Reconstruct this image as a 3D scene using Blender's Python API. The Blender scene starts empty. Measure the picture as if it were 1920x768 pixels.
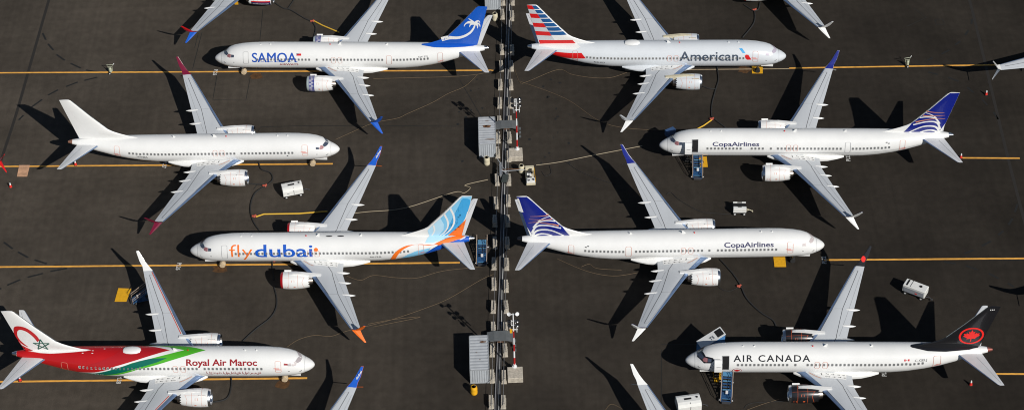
import bpy, bmesh, math, random
from mathutils import Vector, Matrix
random.seed(7)
R = math.radians
sc = bpy.context.scene
# ---------------- camera, sky, sun, exposure ----------------
CF, CT, CH, CR = 3838.27, 0.744864, 187.819, -0.028387
cd = bpy.data.cameras.new('camera'); cam = bpy.data.objects.new('camera', cd); sc.collection.objects.link(cam); sc.camera = cam
cd.sensor_width = 36.0; cd.lens = CF / 1920 * 36.0; cd.clip_start = 1; cd.clip_end = 5000
_f = Vector((0, math.cos(CT), -math.sin(CT))); _u = Vector((0, math.sin(CT), math.cos(CT))); _r = Vector((1, 0, 0))
_r2 = _r * math.cos(CR) + _u * math.sin(CR); _u2 = -_r * math.sin(CR) + _u * math.cos(CR)
M = Matrix((( _r2.x, _u2.x, -_f.x, 0), (_r2.y, _u2.y, -_f.y, -CH / math.tan(CT)), (_r2.z, _u2.z, -_f.z, CH), (0, 0, 0, 1)))
cam.matrix_world = M
SD = Vector((-0.84, 1.155, -1.0))
w = bpy.data.worlds.new('World'); sc.world = w; w.use_nodes = True
nt = w.node_tree; bg = nt.nodes['Background']; sky = nt.nodes.new('ShaderNodeTexSky'); sky.sky_type = 'NISHITA'; sky.sun_disc = False
sky.sun_elevation = R(35); sky.sun_rotation = math.atan2(0.84, -1.155); sky.altitude = 50; sky.air_density = 1.0; sky.dust_density = 0.2
nt.links.new(sky.outputs[0], bg.inputs[0]); bg.inputs[1].default_value = 0.05
sl = bpy.data.lights.new('sun', 'SUN'); sl.energy = 5.0; sl.angle = R(0.5); sl.color = (1.0, 0.965, 0.91)
so = bpy.data.objects.new('sun', sl); sc.collection.objects.link(so); so.rotation_euler = SD.to_track_quat('-Z', 'Y').to_euler(); so.location = (60, -80, 90)
sc.view_settings.view_transform = 'Standard'; sc.view_settings.look = 'None'; sc.view_settings.gamma = 1; sc.view_settings.exposure = -0.27; sc.view_settings.use_curve_mapping = False
sc.render.engine = 'CYCLES'; sc.cycles.pixel_filter_type = 'BLACKMAN_HARRIS'; sc.cycles.filter_width = 1.05; sc.render.resolution_x = 1024; sc.render.resolution_y = 409
COL = sc.collection
# ---------------- helpers ----------------
_mats = {}
def mat(name, c, rough=0.5, metal=0.0, coat=0.0, var=0.0, scale=3.0, bump=0.0, streak=None):
    if name in _mats: return _mats[name]
    m = bpy.data.materials.new(name); m.use_nodes = True; n = m.node_tree; b = n.nodes['Principled BSDF']
    b.inputs['Base Color'].default_value = (*c, 1); b.inputs['Roughness'].default_value = rough; b.inputs['Metallic'].default_value = metal
    b.inputs['Coat Weight'].default_value = coat; b.inputs['Coat Roughness'].default_value = 0.08
    if var or bump:
        tc = n.nodes.new('ShaderNodeTexCoord'); mp = n.nodes.new('ShaderNodeMapping'); mp.inputs['Scale'].default_value = streak or (1, 1, 1)
        ns = n.nodes.new('ShaderNodeTexNoise'); ns.inputs['Scale'].default_value = scale; ns.inputs['Detail'].default_value = 6
        n.links.new(tc.outputs['Object'], mp.inputs[0]); n.links.new(mp.outputs[0], ns.inputs[0])
        mx = n.nodes.new('ShaderNodeMapRange'); mx.inputs['From Min'].default_value = 0.3; mx.inputs['From Max'].default_value = 0.7
        mx.inputs['To Min'].default_value = 1 - var; mx.inputs['To Max'].default_value = 1 + var * 0.5
        n.links.new(ns.outputs[0], mx.inputs[0])
        vm = n.nodes.new('ShaderNodeVectorMath'); vm.operation = 'SCALE'; vm.inputs[0].default_value = c
        n.links.new(mx.outputs[0], vm.inputs['Scale']); n.links.new(vm.outputs[0], b.inputs['Base Color'])
        if bump:
            bp = n.nodes.new('ShaderNodeBump'); bp.inputs['Strength'].default_value = bump; bp.inputs['Distance'].default_value = 0.02
            n.links.new(ns.outputs[0], bp.inputs['Height']); n.links.new(bp.outputs[0], b.inputs['Normal'])
    _mats[name] = m; return m
def mesh(name, vs, fs, smooth=False, merge=False):
    me = bpy.data.meshes.new(name); me.from_pydata([tuple(v) for v in vs], [], fs); me.validate()
    bm = bmesh.new(); bm.from_mesh(me)
    if merge: bmesh.ops.remove_doubles(bm, verts=bm.verts, dist=1e-4)
    if merge != 'open': bmesh.ops.recalc_face_normals(bm, faces=bm.faces)
    if smooth:
        for f in bm.faces: f.smooth = True
        for e in bm.edges:
            if len(e.link_faces) == 2 and e.calc_face_angle(0) > R(38): e.smooth = False
    bm.to_mesh(me); bm.free(); return me
def link(name, me, m=None, parent=None, loc=(0, 0, 0), rot=(0, 0, 0)):
    o = bpy.data.objects.new(name, me); COL.objects.link(o); o.location = loc; o.rotation_euler = rot
    if parent is not None: o.parent = parent
    if m is not None and me is not None:
        if not me.materials: me.materials.append(m)
        elif me.materials[0] is not m:
            o.material_slots[0].link = 'OBJECT'; o.material_slots[0].material = m
    return o
def tag(o, label, cat, group=None, kind=None):
    if label: o['label'] = label
    if cat: o['category'] = cat
    if group: o['group'] = group
    if kind: o['kind'] = kind
    return o
def empty(name, loc, rz, label, cat, group=None):
    o = bpy.data.objects.new(name, None); COL.objects.link(o); o.location = loc; o.rotation_euler = (0, 0, rz); o.empty_display_size = 0.3
    return tag(o, label, cat, group)
class MB:
    def __init__(s): s.v = []; s.f = []
    def add(s, vs, fs):
        n = len(s.v); s.v += [Vector(v) for v in vs]; s.f += [[i + n for i in f] for f in fs]; return s
    def box(s, c, d, rz=0.0, top=1.0, tilt=None, bev=0.0):
        x, y, z = d[0] / 2, d[1] / 2, d[2] / 2; Mr = Matrix.Rotation(rz, 3, 'Z')
        if tilt: Mr = Mr @ Matrix.Rotation(tilt[0], 3, tilt[1])
        b = min(bev, x * .9, y * .9, z * .9)
        if b > 0:
            rings = []
            for zz, k in ((-z, b), (-z + b, 0), (z - b, 0), (z, b)):
                X = x - k; Y = y - k; q = b * .7
                rings.append([(X, Y - q, zz), (X - q, Y, zz), (-X + q, Y, zz), (-X, Y - q, zz), (-X, -Y + q, zz), (-X + q, -Y, zz), (X - q, -Y, zz), (X, -Y + q, zz)])
            vs = [Mr @ Vector(p) + Vector(c) for r in rings for p in r]; fs = [list(range(7, -1, -1)), list(range(24, 32))]
            for i in range(3):
                for j in range(8): a = i * 8 + j; d2 = i * 8 + (j + 1) % 8; fs.append([a, d2, d2 + 8, a + 8])
            return s.add(vs, fs)
        vs = [Mr @ Vector((sx * x * (top if sz > 0 else 1), sy * y * (top if sz > 0 else 1), sz * z)) + Vector(c) for sz in (-1, 1) for sx, sy in ((-1, -1), (1, -1), (1, 1), (-1, 1))]
        return s.add(vs, [[3, 2, 1, 0], [4, 5, 6, 7], [0, 1, 5, 4], [1, 2, 6, 5], [2, 3, 7, 6], [3, 0, 4, 7]])
    def tube(s, pts, r, n=8, r2=None, cap=True):
        pts = [Vector(p) for p in pts]; k = len(pts); base = len(s.v)
        for i, p in enumerate(pts):
            t = (pts[min(i + 1, k - 1)] - pts[max(i - 1, 0)]).normalized(); a = Vector((0, 0, 1)) if abs(t.z) < .9 else Vector((1, 0, 0))
            u = t.cross(a).normalized(); v = t.cross(u); rr = r if r2 is None else r + (r2 - r) * i / (k - 1)
            for j in range(n): an = 2 * math.pi * j / n; s.v.append(p + (u * math.cos(an) + v * math.sin(an)) * rr)
        for i in range(k - 1):
            for j in range(n):
                a = base + i * n + j; b = base + i * n + (j + 1) % n; s.f.append([a, b, b + n, a + n])
        if cap: s.f.append([base + j for j in range(n)][::-1]); s.f.append([base + (k - 1) * n + j for j in range(n)])
        return s
    def lathe(s, prof, c=(0, 0, 0), n=20, axis='Z', cap=True):
        base = len(s.v)
        for r, h in prof:
            for j in range(n):
                a = 2 * math.pi * j / n; p = (r * math.cos(a), r * math.sin(a), h)
                if axis == 'X': p = (p[2], p[0], p[1])
                if axis == 'Y': p = (p[0], p[2], p[1])
                s.v.append(Vector(p) + Vector(c))
        for i in range(len(prof) - 1):
            for j in range(n): a = base + i * n + j; b = base + i * n + (j + 1) % n; s.f.append([a, b, b + n, a + n])
        if cap: s.f.append([base + j for j in range(n)][::-1]); s.f.append([base + (len(prof) - 1) * n + j for j in range(n)])
        return s
    def prism(s, poly, y0, y1):   # polygon in xz extruded along y
        n = len(poly); base = len(s.v)
        s.v += [Vector((x, y0, z)) for x, z in poly] + [Vector((x, y1, z)) for x, z in poly]
        s.f += [[base + i for i in range(n)], [base + n + i for i in range(n)][::-1]] + [[base + i, base + n + i, base + n + (i + 1) % n, base + (i + 1) % n] for i in range(n)]
        return s
    def me(s, name, smooth=False, merge=False): return mesh(name, s.v, s.f, smooth, merge)
    def obj(s, name, m, parent=None, smooth=False, loc=(0, 0, 0), rot=(0, 0, 0)): return link(name, s.me(name, smooth), m, parent, loc, rot)
# measured world positions (metres) of the things on the apron
LINES=[[(-90.31, 32.23), (-70.84, 31.54)], [(-70.84, 31.54), (-2.16, 29.0)], [(-80.08, 11.14), (-24.69, 9.44)], [(-81.98, -8.84), (-7.08, -10.88)], [(-71.1, -29.61), (-26.07, -30.62)], [(16.99, 28.14), (40.81, 27.43)], [(40.83, 27.56), (79.41, 26.8)], [(62.13, 6.95), (70.07, 6.55)], [(40.63, -12.32), (75.67, -13.34)], [(59.16, -33.18), (71.67, -33.75)], [(15.73, -11.6), (16.64, -11.64)]]
SEAMBIG=[[(-69.91, 50.26), (-70.33, 34.83), (-70.66, 22.02), (-71.27, 10.88)], [(69.82, 43.68), (69.29, 28.49), (68.64, 11.28), (68.36, 2.39), (68.13, -7.65)]]
DASH=[[(-69.66, 40.88), (-68.93, 39.23)], [(-68.47, 38.25), (-67.45, 36.73)], [(-66.82, 35.62), (-65.39, 34.17)], [(-64.42, 33.43), (-62.76, 32.23)], [(-61.95, 31.76), (-60.32, 31.25)], [(-61.86, 29.35), (-60.04, 30.0)], [(-64.36, 28.05), (-62.75, 29.02)], [(-66.69, 26.21), (-65.39, 27.36)], [(-68.69, 23.59), (-67.4, 25.27)], [(-70.09, 20.81), (-69.56, 21.85)], [(-68.08, -4.48), (-66.67, -5.82)], [(-65.89, -6.44), (-64.35, -7.57)], [(-63.43, -8.05), (-61.69, -8.85)], [(-60.72, -9.22), (-58.73, -9.5)], [(-61.0, -10.32), (-58.88, -9.83)], [(-63.84, -11.3), (-61.92, -10.66)], [(-66.3, -12.68), (-64.72, -11.7)], [(-68.0, -14.11), (-66.98, -13.21)], [(68.97, 36.66), (69.26, 37.83)], [(67.57, 34.11), (68.24, 35.16)], [(65.69, 31.83), (66.58, 32.65)], [(63.35, 29.82), (64.62, 30.69)], [(61.01, 28.45), (61.95, 29.04)], [(60.69, 25.75), (62.02, 25.15)], [(63.4, 24.39), (64.71, 23.43)], [(65.68, 22.04), (66.39, 20.87)], [(67.27, 19.34), (67.79, 18.03)], [(68.37, 16.5), (68.69, 14.91)], [(67.25, -4.22), (67.92, -2.66)], [(65.91, -6.65), (66.67, -5.5)], [(64.21, -8.52), (65.02, -7.78)], [(61.64, -10.51), (63.01, -9.65)], [(59.09, -11.87), (60.46, -11.23)], [(56.21, -13.29), (57.63, -13.69)], [(58.88, -14.12), (60.28, -14.9)], [(61.57, -15.63), (62.64, -16.63)], [(63.7, -17.55), (64.3, -18.24)]]
SEAM=[[(-45.65, 40.1), (-46.25, 31.36), (-44.76, 31.3)], [(-42.52, 29.83), (-42.64, 24.12), (-37.85, 23.78), (-37.59, 29.49)], [(-36.91, 45.35), (-36.83, 37.37)], [(-46.19, 39.87), (-46.41, 36.28)], [(-35.59, 16.85), (-35.28, 17.76), (-29.91, 17.76), (-14.77, 17.1), (-6.62, 16.63)], [(63.78, 38.03), (64.9, 38.1), (64.99, 36.8), (63.79, 36.73), (63.78, 38.03)], [(59.33, 36.55), (62.6, 38.6), (61.01, 41.04)], [(-7.06, 27.01), (-4.18, 19.09), (-3.07, 16.47)], [(18.21, -27.52), (17.48, -37.56)], [(18.21, -26.61), (24.3, -26.84)]]
CABW=[[(-19.63, 27.82), (-13.42, 27.79), (-7.99, 27.79), (-4.11, 28.23), (-2.16, 29.13)], [(-24.55, 14.53), (-22.28, 16.04), (-19.32, 17.88), (-15.94, 18.79), (-14.44, 19.78), (-11.04, 22.0), (-8.76, 23.93), (-6.29, 25.52), (-4.5, 28.12)], [(0.95, 29.11), (1.66, 26.01), (2.82, 26.2), (7.24, 28.7), (9.21, 27.51), (12.11, 26.64), (14.81, 26.52), (17.27, 27.63)], [(1.66, 26.25), (8.07, 22.11), (12.41, 17.19), (16.07, 15.29), (22.02, 14.45)], [(-21.42, -0.8), (-19.48, -0.57), (-14.44, -0.03), (-7.95, 2.8), (-6.49, 2.63), (-5.62, 3.68), (-6.34, 4.25), (-3.19, 5.21)], [(-21.87, -12.77), (-20.03, -13.64), (-18.38, -12.81), (-15.58, -13.32), (-12.79, -13.54), (-10.02, -12.56), (-7.92, -12.14), (-4.07, -11.8)], [(-28.92, -25.23), (-27.51, -23.99), (-25.52, -23.32), (-23.47, -23.58), (-21.47, -22.73), (-18.11, -21.73), (-15.41, -20.79), (-12.02, -19.31), (-8.6, -17.52), (-4.44, -14.27), (-2.69, -13.25)], [(-18.8, -21.61), (-15.41, -20.89), (-12.14, -20.64), (-18.1, -22.11), (-14.04, -21.13)], [(5.76, -10.7), (9.5, -13.15), (12.93, -14.18), (16.09, -13.71)], [(14.04, -13.13), (10.92, -12.71), (9.91, -11.87), (8.84, -12.32)], [(3.47, 7.9), (6.81, 8.43), (12.04, 9.77), (18.37, 11.3)], [(27.84, -37.96), (29.89, -37.08), (31.92, -36.37)], [(10.67, -37.31), (11.37, -36.38), (12.32, -36.85), (13.55, -38.02)]]
CABK=[[(-35.03, 10.11), (-34.55, 8.64), (-33.24, 7.81), (-32.85, 6.36), (-33.79, 5.09), (-35.02, 3.83), (-35.46, 1.91), (-35.37, -0.22), (-34.79, -2.14), (-33.97, -3.64)], [(-36.03, 5.73), (-35.07, 5.58), (-33.81, 5.41)], [(-35.29, 4.61), (-34.71, 5.67), (-33.79, 5.09)], [(-31.25, -14.47), (-30.76, -16.63), (-30.77, -18.56), (-31.48, -20.25), (-33.06, -21.99), (-34.6, -24.08)], [(-31.85, -9.67), (-31.57, -11.68), (-31.34, -13.18)], [(-35.61, -29.98), (-35.43, -31.33), (-35.55, -33.11), (-36.14, -33.96), (-37.56, -34.26)], [(-35.48, 47.02), (-33.92, 45.34), (-32.67, 44.75), (-30.53, 42.67), (-29.19, 41.69)], [(-33.09, 45.04), (-32.26, 47.41)], [(-29.19, 41.69), (-28.62, 39.97), (-28.83, 37.78)], [(30.39, 28.65), (30.31, 25.33), (29.73, 23.18), (28.9, 19.99), (28.61, 17.65), (28.76, 16.82), (30.29, 14.67)], [(27.95, 23.86), (28.82, 23.34), (29.65, 23.18)], [(35.81, 42.88), (36.87, 41.5), (37.2, 40.83), (36.77, 38.24), (34.75, 34.86)], [(38.27, 43.29), (37.86, 41.72), (37.25, 41.22)], [(27.06, -11.76), (27.77, -13.09), (28.53, -14.61), (29.23, -16.6), (29.8, -19.05), (31.25, -21.5), (32.65, -22.98), (33.0, -24.12)], [(26.39, -16.68), (26.88, -17.29), (27.89, -17.52), (29.0, -16.79)], [(21.03, 1.15), (21.64, 1.55), (22.41, 0.34), (23.74, -1.1), (25.42, -2.44), (27.18, -2.83), (29.3, -3.13)], [(27.55, -37.68), (28.61, -36.86), (32.53, -36.74)], [(5.31, 7.82), (5.48, 6.16), (4.65, 5.64), (4.24, 6.54)], [(7.55, 8.51), (9.66, 6.2), (13.21, 3.97), (14.29, 3.6)]]
YHOSE=[[(-34.59, -0.99), (-33.54, -0.51), (-28.85, -0.6), (-25.98, -0.4), (-24.97, -0.34)], [(-29.05, 41.94), (-27.62, 40.7), (-25.06, 38.89)], [(28.5, 16.37), (27.34, 15.26), (25.98, 14.28)]]
ELBOW=[(-34.82, -0.88), (28.59, 16.6), (-29.2, 41.82), (-33.8, 5.2), (-31.57, -9.58), (37.27, 41.49), (29.07, -16.79)]
BLOCKL=[(-0.5, 45.24), (-0.64, 41.8), (-0.85, 33.31), (-0.99, 29.44), (-1.21, 25.17), (-1.35, 21.09), (-1.48, 16.98), (-1.68, 13.53), (-1.8, 10.37), (-1.96, 4.72), (-2.17, 0.09), (-2.36, -3.49), (-2.41, -7.73), (-2.6, -11.66), (-2.65, -15.42), (-2.77, -19.58), (-2.82, -23.37), (-3.0, -27.16), (-3.06, -31.59), (-3.24, -35.82)]
BLOCKR=[(0.95, 45.18), (0.8, 41.34), (0.64, 33.12), (0.49, 29.38), (0.33, 25.1), (0.18, 21.03), (0.02, 16.92), (-0.11, 13.47), (-0.26, 9.51), (-0.35, 4.65), (-0.5, 0.45), (-0.64, -3.56), (-0.79, -7.79), (-0.93, -11.83), (-1.07, -15.87), (-1.13, -19.64), (-1.27, -23.52), (-1.39, -27.22), (-1.6, -31.74), (-1.74, -35.88)]
RAILS=[(0.55, 49.92), (0.01, 32.9), (-0.61, 14.86), (-1.18, -1.65), (-1.7, -16.82), (-2.56, -38.7)]
FENL=[(-0.45, 48.61), (-3.27, -38.68)]
FENR=[(1.02, 48.54), (-1.85, -38.73)]
CONT1=(-3.19, 12.46)
CONT2=(-4.56, -29.65)
CONT0=(-2.04, 45.18)
RAMP1=(-0.45, 15.55)
RAMP2=(-1.97, -25.36)
MASTBASE1=(0.71, 9.81)
MASTBASE2=(-0.21, -31.43)
MAST1=(0.94, 10.47)
MAST2=(-0.25, -30.44)
GPU_W=(-29.89, 3.51)
TRUCK_Y=(2.59, 5.07)
GPU_B=(30.5, -2.65)
GPU_K=(51.4, -19.05)
GPU_BOT=(20.74, -37.43)
LIFT_F=(-4.13, -9.99)
LIFT_C=(25.4, 5.64)
LIFT_K=(25.4, -34.99)
LIFT_R=(-47.78, -16.92)
BARRELY=(-5.32, -33.99)
BARRELA=(-3.31, 8.42)
BARRELB=(1.45, 6.55)
BARRELC=(-1.77, 40.94)
EXT1=(-58.17, 30.91)
EXT2=(57.91, 27.28)
ARM=(-1.43, 5.9)
MASTLIGHT=(1.01, 20.63)
CONES=[(-60.54, 10.7), (-68.89, 6.46), (68.04, 20.28), (62.02, 6.95), (-61.91, -29.69), (55.68, -34.91)]
PLATES=[[(-68.39, 8.64), (-68.46, 10.98), (-66.96, 10.92), (-66.97, 8.58)], [(-51.79, -16.28), (-51.6, -13.85), (-49.91, -14.01), (-50.26, -16.34)], [(35.46, 28.79), (37.08, 28.71), (36.84, 26.51), (35.3, 26.58)], [(26.03, 8.72), (27.13, 8.67), (27.09, 6.56), (26.07, 6.6)], [(34.08, -11.55), (35.61, -11.61), (35.54, -13.41), (34.02, -13.35)], [(24.27, -31.57), (25.33, -31.61), (25.17, -33.21), (24.38, -33.27)], [(-41.39, 47.7), (-40.9, 47.68), (-40.73, 46.6), (-41.3, 46.62)]]
STAIN=[(-36.79, 29.21), (-38.58, -10.8), (-29.06, -31.49), (34.31, 27.48), (-27.15, 8.32), (-22.05, 10.11)]
PL=[(-42.8, 30.34), (-48.09, 10.22), (-44.12, -10.08), (-49.5, -29.99), (46.56, 7.61), (45.39, -32.38), (40.63, -12.32)]
AIRSTAIR=[(24.41, -28.76)]
C1BOX=[(22.25, 11.1)]
PLN={'W': (-23.48, 9.14, 3.1177), 'S': (-42.48, 30.03, -0.0489), 'A': (40.06, 26.73, 3.1019), 'C1': (20.43, 8.07, -0.0459), 'F': (-42.21, -10.2, -0.0332), 'C2': (40.42, -12.53, 3.1226), 'R': (-24.84, -31.09, 3.1023), 'K': (20.73, -32.16, -0.0392), 'T1': (-22.68, 49.81, 3.1154), 'T2': (22.03, 48.37, -0.0454), 'B1': (-43.39, -50.56, -0.0349), 'B2': (37.57, -52.9, 3.1154), 'L1': (-84.61, 31.04, -1.6057), 'R2': (85.89, 43.78, -1.6057), 'R3': (83.99, -1.43, -1.6057029118347832)}
# ---------------- materials ----------------
WHITE = mat('white_paint', (.80, .80, .785), .32, 0, .5, .035, .6)
GREYP = mat('silver_grey_paint', (.64, .67, .70), .33, 0, .4, .03, .6)
WING = mat('wing_grey_paint', (.575, .60, .625), .42, 0, .2, .07, .5, 0, (1, .25, 1))
STABM = mat('tailplane_paint', (.68, .69, .70), .4, 0, .2, .05, .8)
STEEL = mat('sky_tinted_leading_edge', (.20, .29, .46), .3, .5, 0, .12, 1.2)  # metal edge with the blue sky reflection painted into its base colour
CHROME = mat('bare_aluminium_lip', (.72, .74, .77), .25, 1.0)
NOZ = mat('exhaust_metal', (.33, .29, .26), .4, 1.0)
BLACK = mat('black_paint', (.012, .012, .014), .3, 0, .5)
DARK = mat('dark_void', (.006, .006, .007), .9)
RUBBER = mat('black_rubber', (.018, .018, .018), .8)
LINE = mat('dark_seal_line', (.06, .06, .065), .7)
FAINT = mat('faint_panel_line', (.30, .31, .32), .6); SREDT = mat('thin_red_line', (.66, .30, .22), .55)
REDT = mat('red_tape', (.62, .07, .03), .55)
SALM = mat('protective_cover', (.62, .20, .12), .7)
GLASS = mat('window_glass', (.17, .175, .175), .18, 0, .6)
WFRAME = mat('window_frame_grey', (.50, .50, .50), .4)
CPIT = mat('cockpit_glass', (.06, .075, .11), .12, 0, .8)
CPITR = mat('windshield_cover', (.30, .13, .14), .5)
NAVY = mat('navy_lettering', (.02, .022, .10), .4)
DNAVY = mat('slate_lettering', (.045, .065, .10), .4)
BLUE = mat('royal_blue_paint', (.008, .10, .52), .35, 0, .4)
CBLUE = mat('deep_blue_paint', (.005, .014, .21), .35, 0, .3)
SBLUE = mat('strong_blue_paint', (.012, .08, .43), .35, 0, .4)
FBLUE = mat('bright_blue_paint', (.006, .09, .50), .4)
LBLUE = mat('sky_blue_paint', (.22, .55, .80), .4)
MBLUE = mat('mid_blue_paint', (.05, .36, .70), .4)
PBLUE = mat('pale_blue_paint', (.45, .70, .86), .4)
ORANGE = mat('orange_paint', (.86, .17, .015), .4)
ORANGE2 = mat('light_orange_paint', (.80, .27, .06), .4)
COPPER = mat('copper_line_paint', (.60, .25, .12), .4)
RED = mat('red_paint', (.46, .008, .010), .33, 0, .4, .12, .25)
DRED = mat('dark_red_paint', (.30, .008, .015), .4)
CRED = mat('signal_red_paint', (.62, .008, .010), .4)
KRED = mat('vivid_red_paint', (.85, .02, .015), .4)
MAGENTA = mat('crimson_paint', (.17, .005, .03), .35, 0, .4)
GREEN = mat('bright_green_paint', (.07, .40, .02), .4)
DGREEN = mat('dark_green_paint', (.0, .13, .09), .4)
TGREEN = mat('emblem_green', (.01, .10, .07), .4)
TAN = mat('canvas_wheel_cover', (.55, .43, .28), .8, 0, 0, .2, 6)
YEL = mat('yellow_pad', (.78, .40, .01), .6, 0, 0, .12, 3)
HOSEY = mat('yellow_hose', (.70, .42, .04), .6)
CREAM = mat('cream_paint', (.62, .56, .40), .6, 0, 0, .12, 4)
# ---------------- aircraft geometry ----------------
# fuselage stations of the shorter type: x aft of nose, top z, widest z, bottom z, half width
FS=[(0,2.98,2.95,2.92,.02),(.08,3.2,2.95,2.7,.24),(.3,3.42,2.98,2.5,.5),(.7,3.68,3.02,2.27,.8),(1.36,4.0,3.1,2.02,1.13),(1.75,4.3,3.17,1.92,1.3),(2.35,4.78,3.27,1.82,1.48),(3.1,5.05,3.38,1.74,1.64),(4.2,5.27,3.48,1.68,1.76),(5.6,5.41,3.54,1.65,1.82),(7.2,5.47,3.56,1.63,1.84),(10,5.48,3.56,1.63,1.84),(23.5,5.48,3.56,1.63,1.84),(25,5.48,3.58,1.68,1.83),(27,5.48,3.68,1.9,1.76),(29,5.48,3.85,2.28,1.62),(31,5.47,4.08,2.8,1.4),(33,5.44,4.38,3.45,1.08),(35,5.38,4.72,4.13,.68),(36,5.28,4.83,4.4,.5),(36.6,5.2,4.88,4.55,.37)]
def plug(x,m9):
    if not m9: return x
    return x if x<9 else x+1.57 if x<22 else x+2.64
def unplug(x,m9):
    if not m9: return x
    if x<9: return x
    if x<10.57: return 9
    if x<23.57: return x-1.57
    if x<24.64: return 22
    return x-2.64
def fus_st(x,m9=False):
    x=max(0,min(36.6,unplug(x,m9)))
    for a,b in zip(FS,FS[1:]):
        if x<=b[0]:
            t=(x-a[0])/(b[0]-a[0]);return tuple(p+(q-p)*t for p,q in zip(a[1:],b[1:]))
    return FS[-1][1:]
def fus(x,phi,m9=False,off=0.0):
    """phi: 0 at the crown, +90deg on the +side; returns (y,z)"""
    zt,zm,zb,hw=fus_st(x,m9);c=math.cos(phi)
    return (hw+off)*math.sin(phi), zm+((zt-zm) if c>0 else (zm-zb))*c+off*c

def fus_mesh(m9):
    key = 'fuselage_%d' % m9
    if key in bpy.data.meshes: return bpy.data.meshes[key]
    xs = [0, .03, .08, .16, .3, .48, .7, 1.0, 1.36, 1.55, 1.75, 2.0, 2.35, 2.7, 3.1, 3.6, 4.2, 4.9, 5.6, 6.4, 7.2, 8.5, 10] + [10 + i * 1.5 for i in range(1, 10)] + [24.2, 25, 26, 27, 28, 29, 30, 31, 32, 33, 34, 35, 35.5, 36, 36.6]
    if m9: xs = [x for x in xs if x < 9] + [plug(x, 1) for x in xs if x >= 9]
    n = 40; vs = []; fs = []
    for x in xs:
        for j in range(n): y, z = fus(x, 2 * math.pi * j / n, m9); vs.append((x, y, z))
    for i in range(len(xs) - 1):
        for j in range(n): fs.append([i * n + j, i * n + (j + 1) % n, (i + 1) * n + (j + 1) % n, (i + 1) * n + j])
    fs.append(list(range(n))); fs.append([(len(xs) - 1) * n + j for j in range(n)][::-1])
    return mesh(key, vs, fs, True)
def bisected(bm, axis, lo, hi, step):
    t = math.floor(lo / step) * step + step
    while t < hi:
        co = Vector((t, 0, 0)) if axis == 0 else Vector((0, t, 0)); no = Vector((1, 0, 0)) if axis == 0 else Vector((0, 1, 0))
        bmesh.ops.bisect_plane(bm, geom=bm.verts[:] + bm.edges[:] + bm.faces[:], plane_co=co, plane_no=no, dist=1e-5); t += step
def flat_to_bm(polys=None, me=None):
    bm = bmesh.new()
    if me: bm.from_mesh(me)
    else:
        for p in polys:
            vs = [bm.verts.new((a, b, 0)) for a, b in p]; bm.faces.new(vs)
    bmesh.ops.triangulate(bm, faces=bm.faces[:], ngon_method='EAR_CLIP'); return bm
def wrap(bm, fn, sx, sy, name):
    xs = [v.co.x for v in bm.verts]; ys = [v.co.y for v in bm.verts]
    bisected(bm, 0, min(xs), max(xs), sx); bisected(bm, 1, min(ys), max(ys), sy)
    for v in bm.verts: v.co = Vector(fn(v.co.x, v.co.y))
    for f in bm.faces: f.smooth = True
    me = bpy.data.meshes.new(name); bm.to_mesh(me); bm.free(); return me
def stroke(pts, w, w2=None):
    """polyline -> list of quads (as polygons) of width w"""
    out = []; n = len(pts)
    L = []
    for i, p in enumerate(pts):
        a = pts[max(i - 1, 0)]; b = pts[min(i + 1, n - 1)]; dx, dy = b[0] - a[0], b[1] - a[1]; l = math.hypot(dx, dy) or 1
        ww = (w if w2 is None else w + (w2 - w) * i / (n - 1)) / 2; L.append(((p[0] - dy / l * ww, p[1] + dx / l * ww), (p[0] + dy / l * ww, p[1] - dx / l * ww)))
    for a, b in zip(L, L[1:]): out.append([a[0], a[1], b[1], b[0]])
    return out
def smooth_pts(pts, k=6, closed=False):
    out = []; n = len(pts); g = (lambda i: pts[i % n]) if closed else (lambda i: pts[max(0, min(n - 1, i))])
    for i in range(n if closed else n - 1):
        p0, p1, p2, p3 = g(i - 1), g(i), g(i + 1), g(i + 2)
        for j in range(k):
            t = j / k; out.append(tuple(.5 * ((2 * b) + (c - a) * t + (2 * a - 5 * b + 4 * c - d) * t * t + (3 * b - a - 3 * c + d) * t ** 3) for a, b, c, d in zip(p0, p1, p2, p3)))
    if not closed: out.append(tuple(pts[-1]))
    return out
# fin
FZ = [(5.0, 26.6, 35.45, .02), (5.42, 27.3, 35.55, .07), (5.75, 28.6, 35.63, .12), (6.2, 29.85, 35.75, .17), (6.6, 30.75, 35.85, .2), (7.05, 31.42, 35.95, .21), (9.45, 33.5, 36.53, .16), (12.1, 35.6, 37.15, .1), (12.3, 35.85, 37.2, .085)]
def finst(z):
    z = max(5.0, min(12.3, z))
    for a, b in zip(FZ, FZ[1:]):
        if z <= b[0]: t = (z - a[0]) / (b[0] - a[0]); return [a[i] + (b[i] - a[i]) * t for i in (1, 2, 3)]
def fshape(c): c = max(0, min(1, c)); return 1.0 * (2.969 * math.sqrt(c) - 1.26 * c - 3.516 * c * c + 2.843 * c ** 3 - 1.036 * c ** 4)
def finy(x, z): le, te, T = finst(z); return T * fshape((x - le) / (te - le))
def inside_fin(x, z, m=0.0):
    le, te, T = finst(z); return le + m, te - m
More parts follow.
